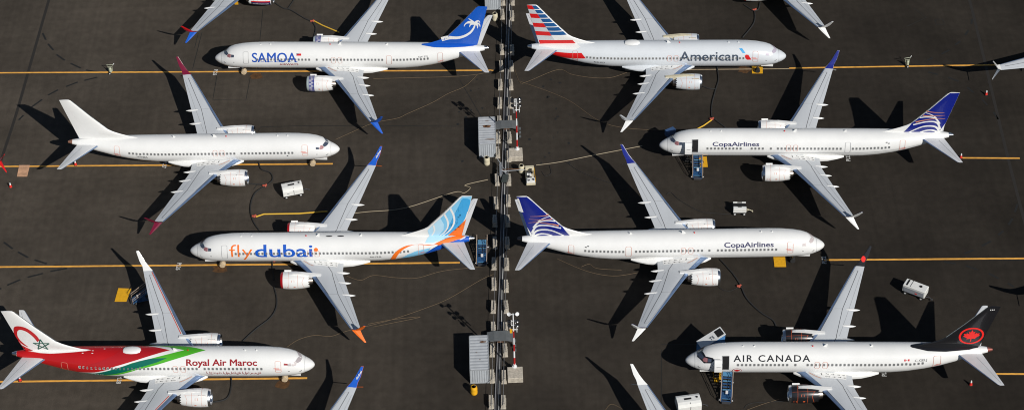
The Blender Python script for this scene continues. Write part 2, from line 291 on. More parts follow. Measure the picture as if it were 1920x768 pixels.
def fin_mesh(a, b, name, z0=0):
    if name in bpy.data.meshes: return bpy.data.meshes[name]
    cs = [a + (b - a) * q for q in (0, .008, .02, .04, .07, .11, .17, .25, .35, .5, .7, .85, 1)]; sec = [r for r in FZ if r[0] >= z0]; vs = []; fs = []
    for z, le, te, T in sec:
        ch = te - le; vs += [(le + ch * c, T * fshape(c), z) for c in cs] + [(le + ch * c, -T * fshape(c), z) for c in cs[::-1]]
    n = 2 * len(cs)
    for i in range(len(sec) - 1):
        for j in range(n): fs.append([i * n + j, i * n + (j + 1) % n, (i + 1) * n + (j + 1) % n, (i + 1) * n + j])
    fs += [list(range(n)), [(len(sec) - 1) * n + j for j in range(n)][::-1]]
    return mesh(name, vs, fs, True, True)
# wings: y, xle, xte, z, thickness ratio
WS = [(.9, 13.0, 20.1, 2.2, .12), (1.7, 13.95, 20.2, 2.3, .125), (4.2, 16.0, 20.25, 2.6, .125), (6.1, 17.12, 20.78, 2.83, .115), (10.5, 19.52, 22.06, 3.37, .105), (15.35, 22.2, 23.45, 4.0, .1)]
SS = [(.35, 32.35, 35.85, 4.72, .1), (.9, 32.9, 36.0, 4.8, .1), (6.5, 36.75, 37.5, 5.72, .09), (6.62, 36.95, 37.52, 5.73, .06)]
def aero(c, t): c = max(0.0, c); return 5 * t * (.2969 * math.sqrt(c) - .126 * c - .3516 * c * c + .2843 * c ** 3 - .1026 * c ** 4)
def wst(S, y):
    y = abs(y)
    for a, b in zip(S, S[1:]):
        if y <= b[0] or b is S[-1]: t = (y - a[0]) / (b[0] - a[0]); return [a[i] + (b[i] - a[i]) * t for i in (1, 2, 3, 4)]
def wtop(x, y, off=.015, S=None, dx=0):
    le, te, z, t = wst(S or WS, y); ch = te - le; c = (x - dx - le) / ch; return z + aero(c, t) * ch + off
def wing_me(S, s, a, b, name, dx):
    if name in bpy.data.meshes: return bpy.data.meshes[name]
    st = []
    for p, q in zip(S, S[1:]):
        k = max(1, int((q[0] - p[0]) / 1.2)); st += [tuple(p[i] + (q[i] - p[i]) * j / k for i in range(5)) for j in range(k)]
    st.append(S[-1])
    if a == 0: cs = [b * q for q in (0, .03, .12, .3, .6, 1)]
    else: cs = [a + (b - a) * q for q in (0, .08, .2, .4, .6, .8, .93, 1)]
    vs = []; fs = []; n = 2 * len(cs)
    for y, le, te, z, t in st:
        ch = te - le
        vs += [(dx + le + ch * c, s * y, z + aero(c, t) * ch) for c in cs] + [(dx + le + ch * c, s * y, z - .6 * aero(c, t) * ch - .004) for c in cs[::-1]]
    for i in range(len(st) - 1):
        for j in range(n):
            if a == 0 and j == len(cs) - 1: continue
            if a > 0 and j == n - 1: continue
            fs.append([i * n + j, i * n + (j + 1) % n, (i + 1) * n + (j + 1) % n, (i + 1) * n + j])
    fs += [list(range(n)), [(len(st) - 1) * n + j for j in range(n)][::-1]]
    return mesh(name, vs, fs, True, True)
def blade(secs, s, name, dx, T=.05):
    if name in bpy.data.meshes: return bpy.data.meshes[name]
    vs = []; fs = []
    for xl, xt, y, z, nx in secs:
        xm = xl + (xt - xl) * .35; nrm = Vector((0, -nx[1], nx[0])).normalized() * T
        for x, k in ((xl, 0), (xm, 1), (xt, 0.15), (xm, -1)): vs.append((dx + x, s * (y + nrm.y * k), z + nrm.z * k))
    for i in range(len(secs) - 1):
        for j in range(4): fs.append([i * 4 + j, i * 4 + (j + 1) % 4, i * 4 + 4 + (j + 1) % 4, i * 4 + 4 + j])
    fs += [[0, 1, 2, 3], [len(vs) - 1, len(vs) - 2, len(vs) - 3, len(vs) - 4]]
    me = mesh(name, vs, fs, False)
    return me
UP = [(22.2, 23.45, 15.35, 4.0, (.6, .5)), (22.75, 23.6, 15.85, 4.35, (.5, 1)), (23.25, 23.95, 16.2, 4.95, (.35, 1)), (24.0, 24.33, 16.85, 6.1, (.3, 1))]
LO = [(22.35, 23.4, 15.45, 3.95, (.7, -.8)), (23.0, 23.7, 15.9, 3.45, (.7, -.8)), (23.9, 24.15, 16.5, 2.8, (.7, -.8))]
def cached(name, fn):
    return bpy.data.meshes[name] if name in bpy.data.meshes else fn()
EY, EZ = 4.66, 2.02
def ring_mb(prof, n=36, sq=.96, teeth=0):
    mb = MB(); base = 0
    for i, (x, r) in enumerate(prof):
        for j in range(n):
            a = 2 * math.pi * j / n; zz = math.cos(a) * r; zz = zz if zz > 0 else zz * sq
            xx = x + (teeth * (1 if j % 2 else -1) if i == len(prof) - 1 else 0); mb.v.append(Vector((xx, math.sin(a) * r, zz)))
    for i in range(len(prof) - 1):
        for j in range(n): a = i * n + j; b = i * n + (j + 1) % n; mb.f.append([a, b, b + n, a + n])
    return mb
NAC = [(12.62, 1.125), (13.0, 1.165), (13.6, 1.185), (14.3, 1.17), (15.0, 1.1), (15.6, 1.0), (15.95, .93)]
def nacr(x):
    for a, b in zip(NAC, NAC[1:]):
        if x <= b[0]: return a[1] + (b[1] - a[1]) * max(0, x - a[0]) / (b[0] - a[0])
    return NAC[-1][1]
def engine(par, s, dx, L, key, near):
    e = link('engine', cached('nacelle', lambda: ring_mb(NAC + [(15.95, .88), (14.5, .9)][:0], 36, .96, .1).me('nacelle', True)), L['nac'], par, (dx, s * EY, EZ))
    link('inlet_lip', cached('inlet_lip', lambda: ring_mb([(12.9, .86), (12.5, .9), (12.34, .97), (12.3, 1.02), (12.36, 1.07), (12.62, 1.128)]).me('inlet_lip', True)), L['lip'], e)
    link('inlet_plug' if L.get('plug') else 'fan', cached('fan_face', lambda: MB().lathe([(.02, 12.72), (.3, 12.8), (.88, 12.85)], n=28, axis='X').me('fan_face', True)), L.get('plug') or DARK, e)
    link('exhaust_nozzle', cached('exhaust', lambda: ring_mb([(15.0, .86), (15.7, .72), (16.45, .55), (16.5, .3), (17.2, .06)], 24).me('exhaust', True)), NOZ, e)
    def pyl():
        mb = MB(); mb.prism([(13.3, 1.14), (13.9, 1.27), (15.0, 1.34), (16.4, 1.17), (17.5, 1.02), (17.6, .62), (16.2, .5), (15.2, .5), (13.6, .9)], -.17, .17); return mb.me('pylon')
    link('pylon', cached('pylon', pyl), L.get('pyl', WHITE), e)
    def strake(): return MB().box((0, 0, 0), (.9, .03, .22)).me('strake')
    link('strake', cached('strake', strake), L.get('pyl', WHITE), e, (13.2, .62, 1.1), (R(-25), 0, 0))
    # markings wrapped on the nacelle: angle measured from the crown towards the aircraft's outside
    def nf(off):
        return lambda x, a: (x, (nacr(x) + off) * math.sin(R(a * 10)), (nacr(x) + off) * math.cos(R(a * 10)) * (1 if math.cos(R(a * 10)) > 0 else .96))
    def marks():
        P = []
        for x in (13.35, 14.55): P += stroke([(x, a) for a in (-14, -7, 0, 7, 14)], .03)
        for sgn in (-1, 1):
            P += stroke([(12.7, 3.2 * sgn), (15.5, 2.6 * sgn)], .07); P += stroke([(15.35, 2.6 * sgn), (15.1, 6 * sgn), (15.4, 12 * sgn)], .035)
            P.append([(13.9, 4.4 * sgn), (14.12, 4.4 * sgn), (14.12, 5.5 * sgn), (13.9, 5.5 * sgn)]) if False else None
            P += stroke([(13.8, 4.6 * sgn), (14.1, 4.6 * sgn), (14.1, 6 * sgn), (13.8, 6 * sgn), (13.8, 4.6 * sgn)], .05)
            P.append([(14.0, 9 * sgn), (14.25, 9 * sgn), (14.25, 10 * sgn), (14.0, 10 * sgn)])
            P += stroke([(12.9, 9 * sgn), (13.2, 9 * sgn), (13.2, 10.3 * sgn), (12.9, 10.3 * sgn), (12.9, 9 * sgn)], .05)
        return wrap(flat_to_bm([p for p in P if p]), nf(.012), .5, 1.0, 'nacelle_marks')
    if L.get('marks', True): link('warning_marks', cached('nacelle_marks', marks), L.get('mark_mat', SREDT), e)
    if key == 'S':
        def band():
            P = []; k = 0
            for a in range(-17, 18):
                P.append([(12.7, a + .1), (12.98, a + .1), (12.98, a + .75), (12.7, a + .75)]); P.append([(13.02, a - .35), (13.3, a - .35), (13.3, a + .35), (13.02, a + .35)])
            P += stroke([(12.66, a) for a in range(-18, 19, 3)], .06) + stroke([(13.36, a) for a in range(-18, 19, 3)], .1)
            return wrap(flat_to_bm(P), nf(.02), .5, 1.0, 'patterned_band')
        link('patterned_band', cached('patterned_band', band), CBLUE, e)
    if key == 'T1':
        link('red_band', cached('tr', lambda: wrap(flat_to_bm([[(12.7, 8.2 * s), (15.6, 8.2 * s), (15.6, 9.2 * s), (12.7, 9.2 * s)]]), nf(.02), .5, .8, 'tr')), CRED, e)
        link('blue_band', cached('tb', lambda: wrap(flat_to_bm([[(12.7, 9.2 * s), (15.6, 9.2 * s), (15.6, 14 * s), (12.7, 14 * s)]]), nf(.02), .5, .8, 'tb')), NAVY, e)
        me = text_me('southwest.com', .012); fit = text_fit(me, 'southwest.com', 15.4, 12.95, 11.4, 9.9)
        bm = bmesh.new(); bm.from_mesh(me)
        for v in bm.verts: v.co.x, v.co.y = fit(v.co.x, v.co.y)
        for v in bm.verts: v.co.y *= s
        link('lettering', wrap(bm, nf(.04), .5, .5, 'engine_lettering'), WHITE, e)
    return e
def _text_raw(t, off, space):
    c = bpy.data.curves.new('txt', 'FONT'); c.body = t; c.size = 1; c.offset = off; c.space_character = space; c.resolution_u = 3; c.dimensions = '2D'; c.fill_mode = 'BOTH'
    o = bpy.data.objects.new('txt', c); COL.objects.link(o); dg = bpy.context.evaluated_depsgraph_get(); me = bpy.data.meshes.new_from_object(o.evaluated_get(dg))
    bpy.data.objects.remove(o); bpy.data.curves.remove(c)
    bm = bmesh.new(); bm.from_mesh(me); bmesh.ops.remove_doubles(bm, verts=bm.verts, dist=1e-5); bm.to_mesh(me); bm.free(); me.materials.clear(); return me
def text_me(t, off=0.0, space=1.0):
    me = _text_raw(t, off, space)
    if 'M' in t and off > 0:      # the M outline does not survive thickening: rebuild that letter by hand
        raw = _text_raw(t, 0, space); bm = bmesh.new(); bm.from_mesh(raw); seen = set(); boxes = []
        for v in bm.verts:
            if v in seen: continue
            st = [v]; isl = []; seen.add(v)
            while st:
                q = st.pop(); isl.append(q)
                for e in q.link_edges:
                    u = e.other_vert(q)
                    if u not in seen: seen.add(u); st.append(u)
            ar = sum(f.calc_area() for f in {f for q in isl for f in q.link_faces})
            if abs(ar - .19636) < .001: boxes.append((min(q.co.x for q in isl), max(q.co.x for q in isl)))
        bm.free(); bm = bmesh.new(); bm.from_mesh(me)
        bmesh.ops.delete(bm, geom=[f for f in bm.faces if any(x0 - off - .01 < f.calc_center_median().x < x1 + off + .01 for x0, x1 in boxes)], context='FACES')
        for x0, x1 in boxes:
            o = off; l, r = x0 - o, x1 + o; c = (l + r) / 2; h = .685 + o; w_ = .1 + 2 * o
            P = [(l, -o), (l, h), (l + .1 + 1.5 * o, h), (c, .40 + o), (r - .1 - 1.5 * o, h), (r, h), (r, -o), (r - w_, -o), (r - w_, .53 - 2.5 * o), (c, .26 - 2.2 * o), (l + w_, .53 - 2.5 * o), (l + w_, -o)]
            bm.faces.new([bm.verts.new((x, y, 0)) for x, y in P[::-1]])
        bm.to_mesh(me); bm.free()
    return me
_cap = []
def text_fit(me, t, u0, u1, v0, v1):
    """maps glyph x-extent to u0..u1 and baseline..cap height to v0..v1"""
    if not _cap: h = text_me('H'); _cap.append(max(v.co.y for v in h.vertices))
    xs = [v.co.x for v in me.vertices]; a, b = min(xs), max(xs); return lambda x, y: (u0 + (u1 - u0) * (x - a) / (b - a), v0 + (v1 - v0) * y / _cap[0])
def win_mesh(k):
    def f():
        mb = MB(); n = 12; w_, h_ = (.165, .2) if k == 'f' else (.12, .155); z = .012 if k == 'f' else .022
        for q in range(n):
            a = 2 * math.pi * (q + .5) / n; ca, sa = math.cos(a), math.sin(a); e = .55
            mb.v.append(Vector((w_ * math.copysign(abs(ca) ** e, ca), h_ * math.copysign(abs(sa) ** e, sa), z)))
        mb.f.append(list(range(n))); return mb.me('window_' + k)
    return cached('window_' + k, f)
class Plane:
    def __init__(s, key, m9, ns, label, L, name='airliner'):
        x, y, rz = PLN[key]; s.key, s.m9, s.ns, s.L = key, m9, ns, L
        s.root = empty(name, (x, y, 0), rz, label, 'airliner', 'parked airliners')
        s.wx = 1.57 if m9 else 0; s.tx = 2.64 if m9 else 0; s.build()
    def F(s, name, polys, m, lvl=1, both=False, sx=.6, parent=None):
        """paint area on the fuselage: polygons in (x aft, degrees from crown on the camera side)"""
        polys = [polys] if isinstance(polys[0][0], (int, float)) else polys
        o = None
        for sg in ((s.ns, -s.ns) if both else (s.ns,)):
            bm = flat_to_bm([[(x, a / 30) for x, a in p] for p in polys])
            me = wrap(bm, lambda x, a: (x, *fus(x, R(a * 30) * sg, s.m9, .004 + .010 * lvl)), sx, .25, name); o = link(name, me, m, parent or s.fus)
        return o
    def V(s, name, polys, m, lvl=1, both=True, parent=None):
        polys = [polys] if isinstance(polys[0][0], (int, float)) else polys
        for sg in ((1, -1) if both else (s.ns,)):
            bm = flat_to_bm([[(x - s.tx, z) for x, z in p] for p in polys])
            me = wrap(bm, lambda x, z: (x, sg * (finy(x, z) + .012 + .007 * lvl), z), .22, .4, name); link(name, me, m, parent or s.fin)
    def T(s, name, t, x0, x1, a0, a1, m, off=0.0, lvl=2, space=1.0):
        me = text_me(t, off, space); fit = text_fit(me, t, x0, x1, a0 / 30, a1 / 30); bm = bmesh.new(); bm.from_mesh(me)
        for v in bm.verts: v.co.x, v.co.y = fit(v.co.x, v.co.y)
        me2 = wrap(bm, lambda x, a: (x, *fus(x, R(a * 30) * s.ns, s.m9, .004 + .010 * lvl)), .6, .25, name); return link(name, me2, m, s.fus)
    def build(s):
        L = s.L; K = '9' if s.m9 else '8'; r = s.root; wx, tx = s.wx, s.tx
        s.fus = link('fuselage', fus_mesh(s.m9), L['body'], r)
        # tail cone exhaust
        link('exhaust_pipe', cached('apu', lambda: MB().lathe([(.36, 36.58), (.3, 36.75), (.16, 37.2), (.12, 37.22)], (0, 0, 4.9), 16, 'X').me('apu', True)), L.get('cone', CHROME), s.fus, (tx, 0, 0))
        # belly fairing
        def bf():
            prof = [(13.2, .05), (13.9, .55), (14.8, .88), (16, 1), (18, 1), (20, 1), (21.4, .86), (22.6, .5), (23.6, .06)]; n = 28; mb = MB()
            for x, k in prof:
                for j in range(n): a = 2 * math.pi * j / n; mb.v.append(Vector((x, 2.22 * math.sin(a) * (.6 + .4 * k), 2.12 + .62 * math.cos(a) * k - (.12 if math.cos(a) < 0 else 0))))
            for i in range(len(prof) - 1):
                for j in range(n): a = i * n + j; b = i * n + (j + 1) % n; mb.f.append([a, b, b + n, a + n])
            return mb.me('belly_fairing', True)
        link('belly_fairing', cached('belly_fairing', bf), L['body'], s.fus, (wx, 0, 0))
        for sg in (1, -1):
            nm = 'a' if sg > 0 else 'b'
            wg = link('wing', wing_me(WS, sg, .115, 1, 'wing_' + nm, 0), WING, r, (wx, 0, 0))
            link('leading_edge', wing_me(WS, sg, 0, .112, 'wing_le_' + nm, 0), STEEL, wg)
            def lines(sg=sg, thin=False):
                P = []
                if not thin:
                    P += stroke([(18.15, 2.55), (18.9, 4.05), (18.95, 4.4), (20.05, 8.5), (22.55, 14.6)], .06)
                    P += stroke([(16.75, 4.6), (18.8, 8.5)], .06)
                else:
                    P += stroke([(18.8, 8.5), (22.1, 14.6), (22.55, 14.6)], .04) + stroke([(18.75, 8.5), (20.05, 8.5)], .04) + stroke([(19.3, 4.3), (20.9, 8.6), (22.9, 14.2)], .03) + stroke([(20.9, 8.6), (21.2, 8.55)], .04)
                return wrap(flat_to_bm(P), lambda x, y: (x, sg * y, wtop(x, y, .012)), .4, .6, 'wl')
            link('panel_seams', cached('wseam_' + nm, lambda: (lambda m: (setattr(m, 'name', 'wseam_' + nm), m)[1])(lines())), LINE, wg)
            link('panel_seams', cached('wthin_' + nm, lambda: (lambda m: (setattr(m, 'name', 'wthin_' + nm), m)[1])(lines(thin=True))), FAINT, wg)
            if L.get('tape'):
                link('protective_tape', wrap(flat_to_bm(stroke([(17.3, 5.2), (22.3, 15.1)], .1)), lambda x, y: (x, sg * y, wtop(x, y, .02)), .4, .6, 'tape'), REDT, wg)
            # walkway with arrows
            def walk(sg=sg): return wrap(flat_to_bm([[(15.3, 1.75), (15.9, 2.3), (16.6, 2.72), (19.45, 2.85), (19.6, 1.7)]]), lambda x, y: (x, sg * y, wtop(x, y, .014)), .4, .4, 'walk')
            wk = link('walkway', cached('walk_' + nm, lambda: (lambda m: (setattr(m, 'name', 'walk_' + nm), m)[1])(walk())), WHITE, wg)
            def arrows(sg=sg):
                P = []
                for x, y, l in ((16.9, 2.5, .6), (17.8, 2.5, .35), (18.5, 2.52, .35), (19.1, 2.55, .3), (17.7, 2.08, .35), (18.4, 2.08, .35), (19.05, 2.12, .3)):
                    P += stroke([(x, y), (x + l, y)], .05); P.append([(x + l - .14, y - .09), (x + l + .05, y), (x + l - .14, y + .09)])
                P += stroke([(16.45, 1.85), (16.55, 2.25)], .09) + stroke([(17.05, 1.85), (17.15, 2.0), (17.4, 2.08)], .06)
                return wrap(flat_to_bm(P), lambda x, y: (x, sg * y, wtop(x, y, .026)), .4, .4, 'arr')
            link('arrows', cached('arr_' + nm, lambda: (lambda m: (setattr(m, 'name', 'arr_' + nm), m)[1])(arrows())), BLACK, wk)
            link('walkway_border', cached('wb_' + nm, lambda: (lambda m: (setattr(m, 'name', 'wb_' + nm), m)[1])(wrap(flat_to_bm(stroke([(15.0, 1.75), (15.75, 2.42), (16.4, 2.8)], .07)), lambda x, y: (x, sg * y, wtop(x, y, .03)), .4, .4, 'wbb'))), COPPER, wg)
            for fy, fx, ln in ((3.9, 21.15, 2.2), (5.98, 21.5, 2.1), (8.5, 22.25, 2.0)):
                def fair(): return MB().lathe([(.02, 0), (.12, -.35), (.2, -.9), (.24, -1.5), (.16, -2.1)], n=12, axis='X').me('flap_fairing', True)
                le, te, z, t = wst(WS, fy); link('flap_fairing', cached('flap_fairing', fair), WHITE, wg, (fx, sg * fy, z - .1))
            u = link('winglet', blade(UP, sg, 'blade_up_' + nm, 0), L['up_out'], r, (wx, 0, 0))
            link('winglet_inner_skin', blade([(a + .02, b - .02, y - .055, z + .02, q) for a, b, y, z, q in UP], sg, 'blade_in_' + nm, 0, .012), L['up_in'], u)
            link('winglet_strake', blade(LO, sg, 'blade_lo_' + nm, 0), L['lo'], r, (wx, 0, 0))
            if L.get('tip_extra') and sg == s.ns:
                link('tip_stripes', mesh('tips', [(23.42, sg * 16.13, 3.27), (24.0, sg * 16.2, 3.2), (24.2, sg * 16.56, 2.8), (23.88, sg * 16.56, 2.8)], [[0, 1, 2, 3]]), ORANGE, u) if False else None
            if L.get('up_tip') : link('winglet_emblem', mesh('we', [(23.3 + .28 * math.cos(a), sg * (16.05 + .2 * math.sin(a)), 4.7 + .36 * math.sin(a)) for a in [k * math.pi / 6 for k in range(12)]], [list(range(12))]), KRED, u, (.0, -sg * .12, .02))
            sb = link('tailplane', wing_me(SS, sg, .07, 1, 'stab_' + nm, 0), L.get('stab', STABM), r, (tx, 0, 0))
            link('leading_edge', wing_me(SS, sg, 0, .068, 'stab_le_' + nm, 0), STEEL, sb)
            link('elevator_seam', cached('es_' + nm, lambda: (lambda m: (setattr(m, 'name', 'es_' + nm), m)[1])(wrap(flat_to_bm(stroke([(35.1, 1.3), (37.2, 6.3)], .035)), lambda x, y: (x, sg * y, wtop(x, y, .012, SS)), .4, .6, 'es0'))), FAINT, sb)
            engine(r, sg, wx, L, s.key, sg == s.ns)
        s.fin = link('tail_fin', fin_mesh(0, .68, 'fin_main'), L['fin'], r, (tx, 0, 0))
        link('rudder', fin_mesh(.682, 1, 'rudder_main', 5.4), L.get('rudder', L['fin']), s.fin)
        link('leading_edge', cached('fin_le', lambda: MB().tube([(a[1] - .02, 0, a[0]) for a in FZ[5:8]], .05, 6).me('fin_le', True)), CHROME, s.fin)
        # landing gear
        def wheel(rr, ww): return lambda: MB().lathe([(rr * .55, -ww), (rr * .95, -ww), (rr, -ww * .6), (rr, ww * .6), (rr * .95, ww), (rr * .55, ww)], n=20, axis='Y').me('whl%g' % rr, True)
        ng = link('nose_gear', cached('ngear', lambda: MB().tube([(3.95, 0, .36), (3.95, 0, 2.0)], .09, 8).tube([(3.95, 0, .9), (3.1, 0, 1.9)], .05, 6).me('ngear', True)), CHROME, r)
        for k in (-.19, .19): link('wheel', cached('whl0.35', wheel(.35, .1)), RUBBER, ng, (3.95, k, .35))
        if L.get('cover', True): link('wheel_cover', cached('ncov', lambda: MB().lathe([(.1, -.36), (.36, -.34), (.43, -.1), (.43, .1), (.36, .34), (.1, .36)], n=14, axis='Y').me('ncov', True)), TAN, ng, (3.95, 0, .45))
        link('gear_door', cached('ngd', lambda: MB().box((2.75, 0, 1.45), (1.7, .06, .38)).me('ngd')), WHITE, ng, (0, s.ns * .38, 0), (0, R(-3), 0))
        for sg in (1, -1):
            mg = link('main_gear', cached('mgear', lambda: MB().tube([(0, 0, .5), (0, 0, 2.4)], .13, 8).me('mgear', True)), CHROME, r, (19.3 + wx, sg * 2.75, 0))
            for k in (-.4, .4): link('wheel', cached('whl0.55', wheel(.55, .19)), RUBBER, mg, (0, k, .55))
        if L.get('offscreen'): return
        # cabin windows, camera side
        for x in L['wins']:
            y, z = fus(x, R(L.get('wphi', 77) + (2.5 if x > 27 + tx else 0)) * s.ns, s.m9); zt, zm, zb, hw = fus_st(x, s.m9)
            ang = math.atan2(y / hw ** 2, (z - zm) / (zt - zm) ** 2)
            wo = link('cabin_window', win_mesh('g'), GLASS, r, (x, y, z), (-ang, 0, 0))
            wo.rotation_euler = (-ang, 0, 0)
            link('window_frame', win_mesh('f'), WFRAME, wo)
        dm = L.get('door_mat', SREDT)
        for x0, x1, a0, a1, nm in L['doors']:
            rb = .12; P = stroke([(x0, a0 / 30 + rb), (x0 + rb, a0 / 30), (x1 - rb, a0 / 30), (x1, a0 / 30 + rb), (x1, a1 / 30 - rb), (x1 - rb, a1 / 30), (x0 + rb, a1 / 30), (x0, a1 / 30 - rb), (x0, a0 / 30 + rb)], .04)
            Q = []
            if nm == 'service': Q = stroke([((x0 + x1) / 2 - .1, .62 * a1 / 30 + .38 * a0 / 30), ((x0 + x1) / 2 + .55, .62 * a1 / 30 + .38 * a0 / 30)], .09) + stroke([((x0 + x1) / 2 - .3, .72 * a1 / 30 + .28 * a0 / 30), ((x0 + x1) / 2 + .3, .72 * a1 / 30 + .28 * a0 / 30)], .1)
            s.F('overwing_exit' if nm == 'exit' else 'cabin_door', [[(x, a * 30) for x, a in p] for p in P], FAINT if nm == 'plain' else dm, 3)
            if Q: s.F('warning_tape', [[(x, a * 30) for x, a in p] for p in Q], REDT, 4)
        # radome joint, antennas
        s.F('radome_seam', [[(x, a * 30) for x, a in p] for p in stroke([(1.13, a) for a in (-3, -1.5, 0, 1.5, 3, 4)], .03)], FAINT, 1)
        # cockpit glass
        cg = L.get('glass', (CPIT, CPITR))
        s.F('windshield', [(1.43, 2), (1.83, 2), (2.2, 36), (1.95, 42), (1.62, 27)], cg[0], 2, sx=.2); s.F('windshield', [(1.43, -2), (1.83, -2), (2.2, -36), (1.95, -42), (1.62, -27)], cg[0], 2, sx=.2)
        s.F('cockpit_window', [(2.02, 43), (2.25, 37), (2.62, 44), (2.6, 60), (2.42, 61), (2.1, 54)], cg[1], 2, sx=.2); s.F('cockpit_window', [(2.67, 45), (3.1, 49), (3.08, 61), (2.65, 60.5)], cg[0], 2, sx=.2)
        s.F('static_port', [[(1.45, 84), (1.6, 84), (1.6, 88), (1.45, 88)], [(1.55, 93), (1.8, 93), (1.8, 97), (1.55, 97)], [(2.9, 86), (3.1, 86), (3.1, 89), (2.9, 89)]], LINE, 1)
        for ax, sz in ((16.9 + wx * .9, .5), (22.5 + tx, .35), (8.3, .22), (6.9, .2)):
            y, z = fus(ax, 0, s.m9); link('antenna', cached('ant%g' % sz, lambda: MB().prism([(-sz / 2, -.02), (sz / 2, -.02), (sz * .62, sz * .75), (sz * .2, sz * .75)], -.03, .03).me('ant%g' % sz)), WHITE, r, (ax, 0, z))
        y, z = fus(15.4 + wx, 0, s.m9); link('beacon_light', cached('beacon', lambda: MB().lathe([(.1, 0), (.09, .08), (.03, .12)], n=10).me('beacon', True)), CRED, r, (15.4 + wx, 0, z))
        if L.get('dome'):
            x0, z0 = L['dome']; mb = MB(); prof = [(-1.15, .03), (-1.0, .6), (-.6, .92), (0, 1), (.6, .92), (1.0, .62), (1.15, .03)]
            mb.add([(u * 1.0, math.cos(a) * .62 * k, math.sin(a) * .34 * k) for u, k in prof for a in [math.pi * j / 10 for j in range(11)]], [[i * 11 + j, i * 11 + j + 1, i * 11 + j + 12, i * 11 + j + 11] for i in range(6) for j in range(10)])
            mb.obj('antenna_dome', L.get('domemat', WHITE), r, True, (x0, 0, z0))
W8 = [6.3 + .497 * i for i in range(46)]
def wins8(skip): return [x for x in W8 if not any(abs(x - k) < .22 for k in skip)]
W9 = [6.5 + .5 * i for i in range(16)] + [15.1] + [16.05 + .5 * i for i in range(18)] + [26.2 + .49 * i for i in range(11)]
EX8 = [(15.62, 16.2, 64, 91, 'exit'), (16.58, 17.16, 64, 91, 'exit')]; EX9 = [(17.2, 17.78, 64, 92, 'exit'), (18.16, 18.72, 64, 92, 'exit')]
def base(**k):
    d = dict(body=WHITE, fin=WHITE, nac=WHITE, lip=CHROME, up_out=WHITE, up_in=WHITE, lo=WHITE, wins=wins8([13.8]), doors=[(4.45, 5.2, 40, 98, 'plain'), (30.0, 30.7, 50, 124, 'service')] + EX8); d.update(k); return d
D9 = lambda fr, mid=REDT: [(4.45, 5.2, 40, 96, fr), (25.15, 25.87, 56, 98, 'plain'), (32.55, 33.25, 52, 128, 'service')] + EX9
# ---------------- ground ----------------
def asphalt():
    m = bpy.data.materials.new('asphalt'); m.use_nodes = True; n = m.node_tree; b = n.nodes['Principled BSDF']; N = n.nodes.new; L = n.links.new
    b.inputs['Roughness'].default_value = .88; b.inputs['Specular IOR Level'].default_value = .12
    tc = N('ShaderNodeTexCoord')
    def noise(sc_, det, sx=(1, 1, 1)):
        mp = N('ShaderNodeMapping'); mp.inputs['Scale'].default_value = sx; L(tc.outputs['Object'], mp.inputs[0]); t = N('ShaderNodeTexNoise'); t.inputs['Scale'].default_value = sc_; t.inputs['Detail'].default_value = det; L(mp.outputs[0], t.inputs[0]); return t.outputs[0]
    def rng(src, a, b_, c, d):
        r = N('ShaderNodeMapRange'); r.inputs[1].default_value = a; r.inputs[2].default_value = b_; r.inputs[3].default_value = c; r.inputs[4].default_value = d; L(src, r.inputs[0]); return r.outputs[0]
    def mul(a, c): x = N('ShaderNodeMath'); x.operation = 'MULTIPLY'; L(a, x.inputs[0]); L(c, x.inputs[1]); return x.outputs[0]
    f = mul(rng(noise(.07, 5), .35, .65, .8, 1.16), rng(noise(.9, 5), .3, .7, .86, 1.12))
    f = mul(f, rng(noise(9, 3), .3, .7, .86, 1.14)); f = mul(f, rng(noise(.35, 3, (4, .12, 1)), .3, .7, .92, 1.07)); f = mul(f, rng(noise(.25, 4, (.25, 3, 1)), .3, .7, .95, 1.05))
    sx = N('ShaderNodeSeparateXYZ'); L(tc.outputs['Object'], sx.inputs[0])
    # paving lanes (long strips laid along x), each with its own shade
    fl = N('ShaderNodeMath'); fl.operation = 'DIVIDE'; L(sx.outputs[1], fl.inputs[0]); fl.inputs[1].default_value = 3.9
    fo = N('ShaderNodeMath'); fo.operation = 'FLOOR'; L(fl.outputs[0], fo.inputs[0]); wn = N('ShaderNodeTexWhiteNoise'); wn.noise_dimensions = '1D'; L(fo.outputs[0], wn.inputs['W'])
    f = mul(f, rng(wn.outputs[0], 0, 1, .955, 1.045))
    fr = N('ShaderNodeMath'); fr.operation = 'FRACT'; L(fl.outputs[0], fr.inputs[0])
    f = mul(f, rng(fr.outputs[0], 0, .02, .92, 1.0))
    # asphalt colour darkens gradually from left to right
    f = mul(f, rng(sx.outputs[0], -60, 40, 1.13, .49))
    vm = N('ShaderNodeVectorMath'); vm.operation = 'SCALE'; vm.inputs[0].default_value = (.0610, .0510, .0405); L(f, vm.inputs['Scale']); L(vm.outputs[0], b.inputs['Base Color'])
    bp = N('ShaderNodeBump'); bp.inputs['Strength'].default_value = .25; bp.inputs['Distance'].default_value = .02; L(noise(14, 4), bp.inputs['Height']); L(bp.outputs[0], b.inputs['Normal'])
    return m
G0 = link('ground', mesh('ground', [(-3000, -3000, 0), (3000, -3000, 0), (3000, 3000, 0), (-3000, 3000, 0)], [[0, 1, 2, 3]]), asphalt()); tag(G0, None, None, kind='structure')
def ribbon(pl, w_, z, mb):
    for q in stroke(pl, w_):
        mb.add([(x, y, z) for x, y in q], [[0, 1, 2, 3]])
YLINE = mat('yellow_marking', (.86, .42, .07), .7, 0, 0, .3, 1.2, 0, (1, 4, 1)); PALELINE = mat('faded_marking', (.40, .31, .20), .7, 0, 0, .2, 2)
SEAL = mat('black_joint_sealant', (.012, .012, .011), .7); SEAL2 = mat('old_joint_sealant', (.020, .017, .014), .8); WMARK = mat('white_marking', (.62, .62, .60), .7, 0, 0, .25, 5)
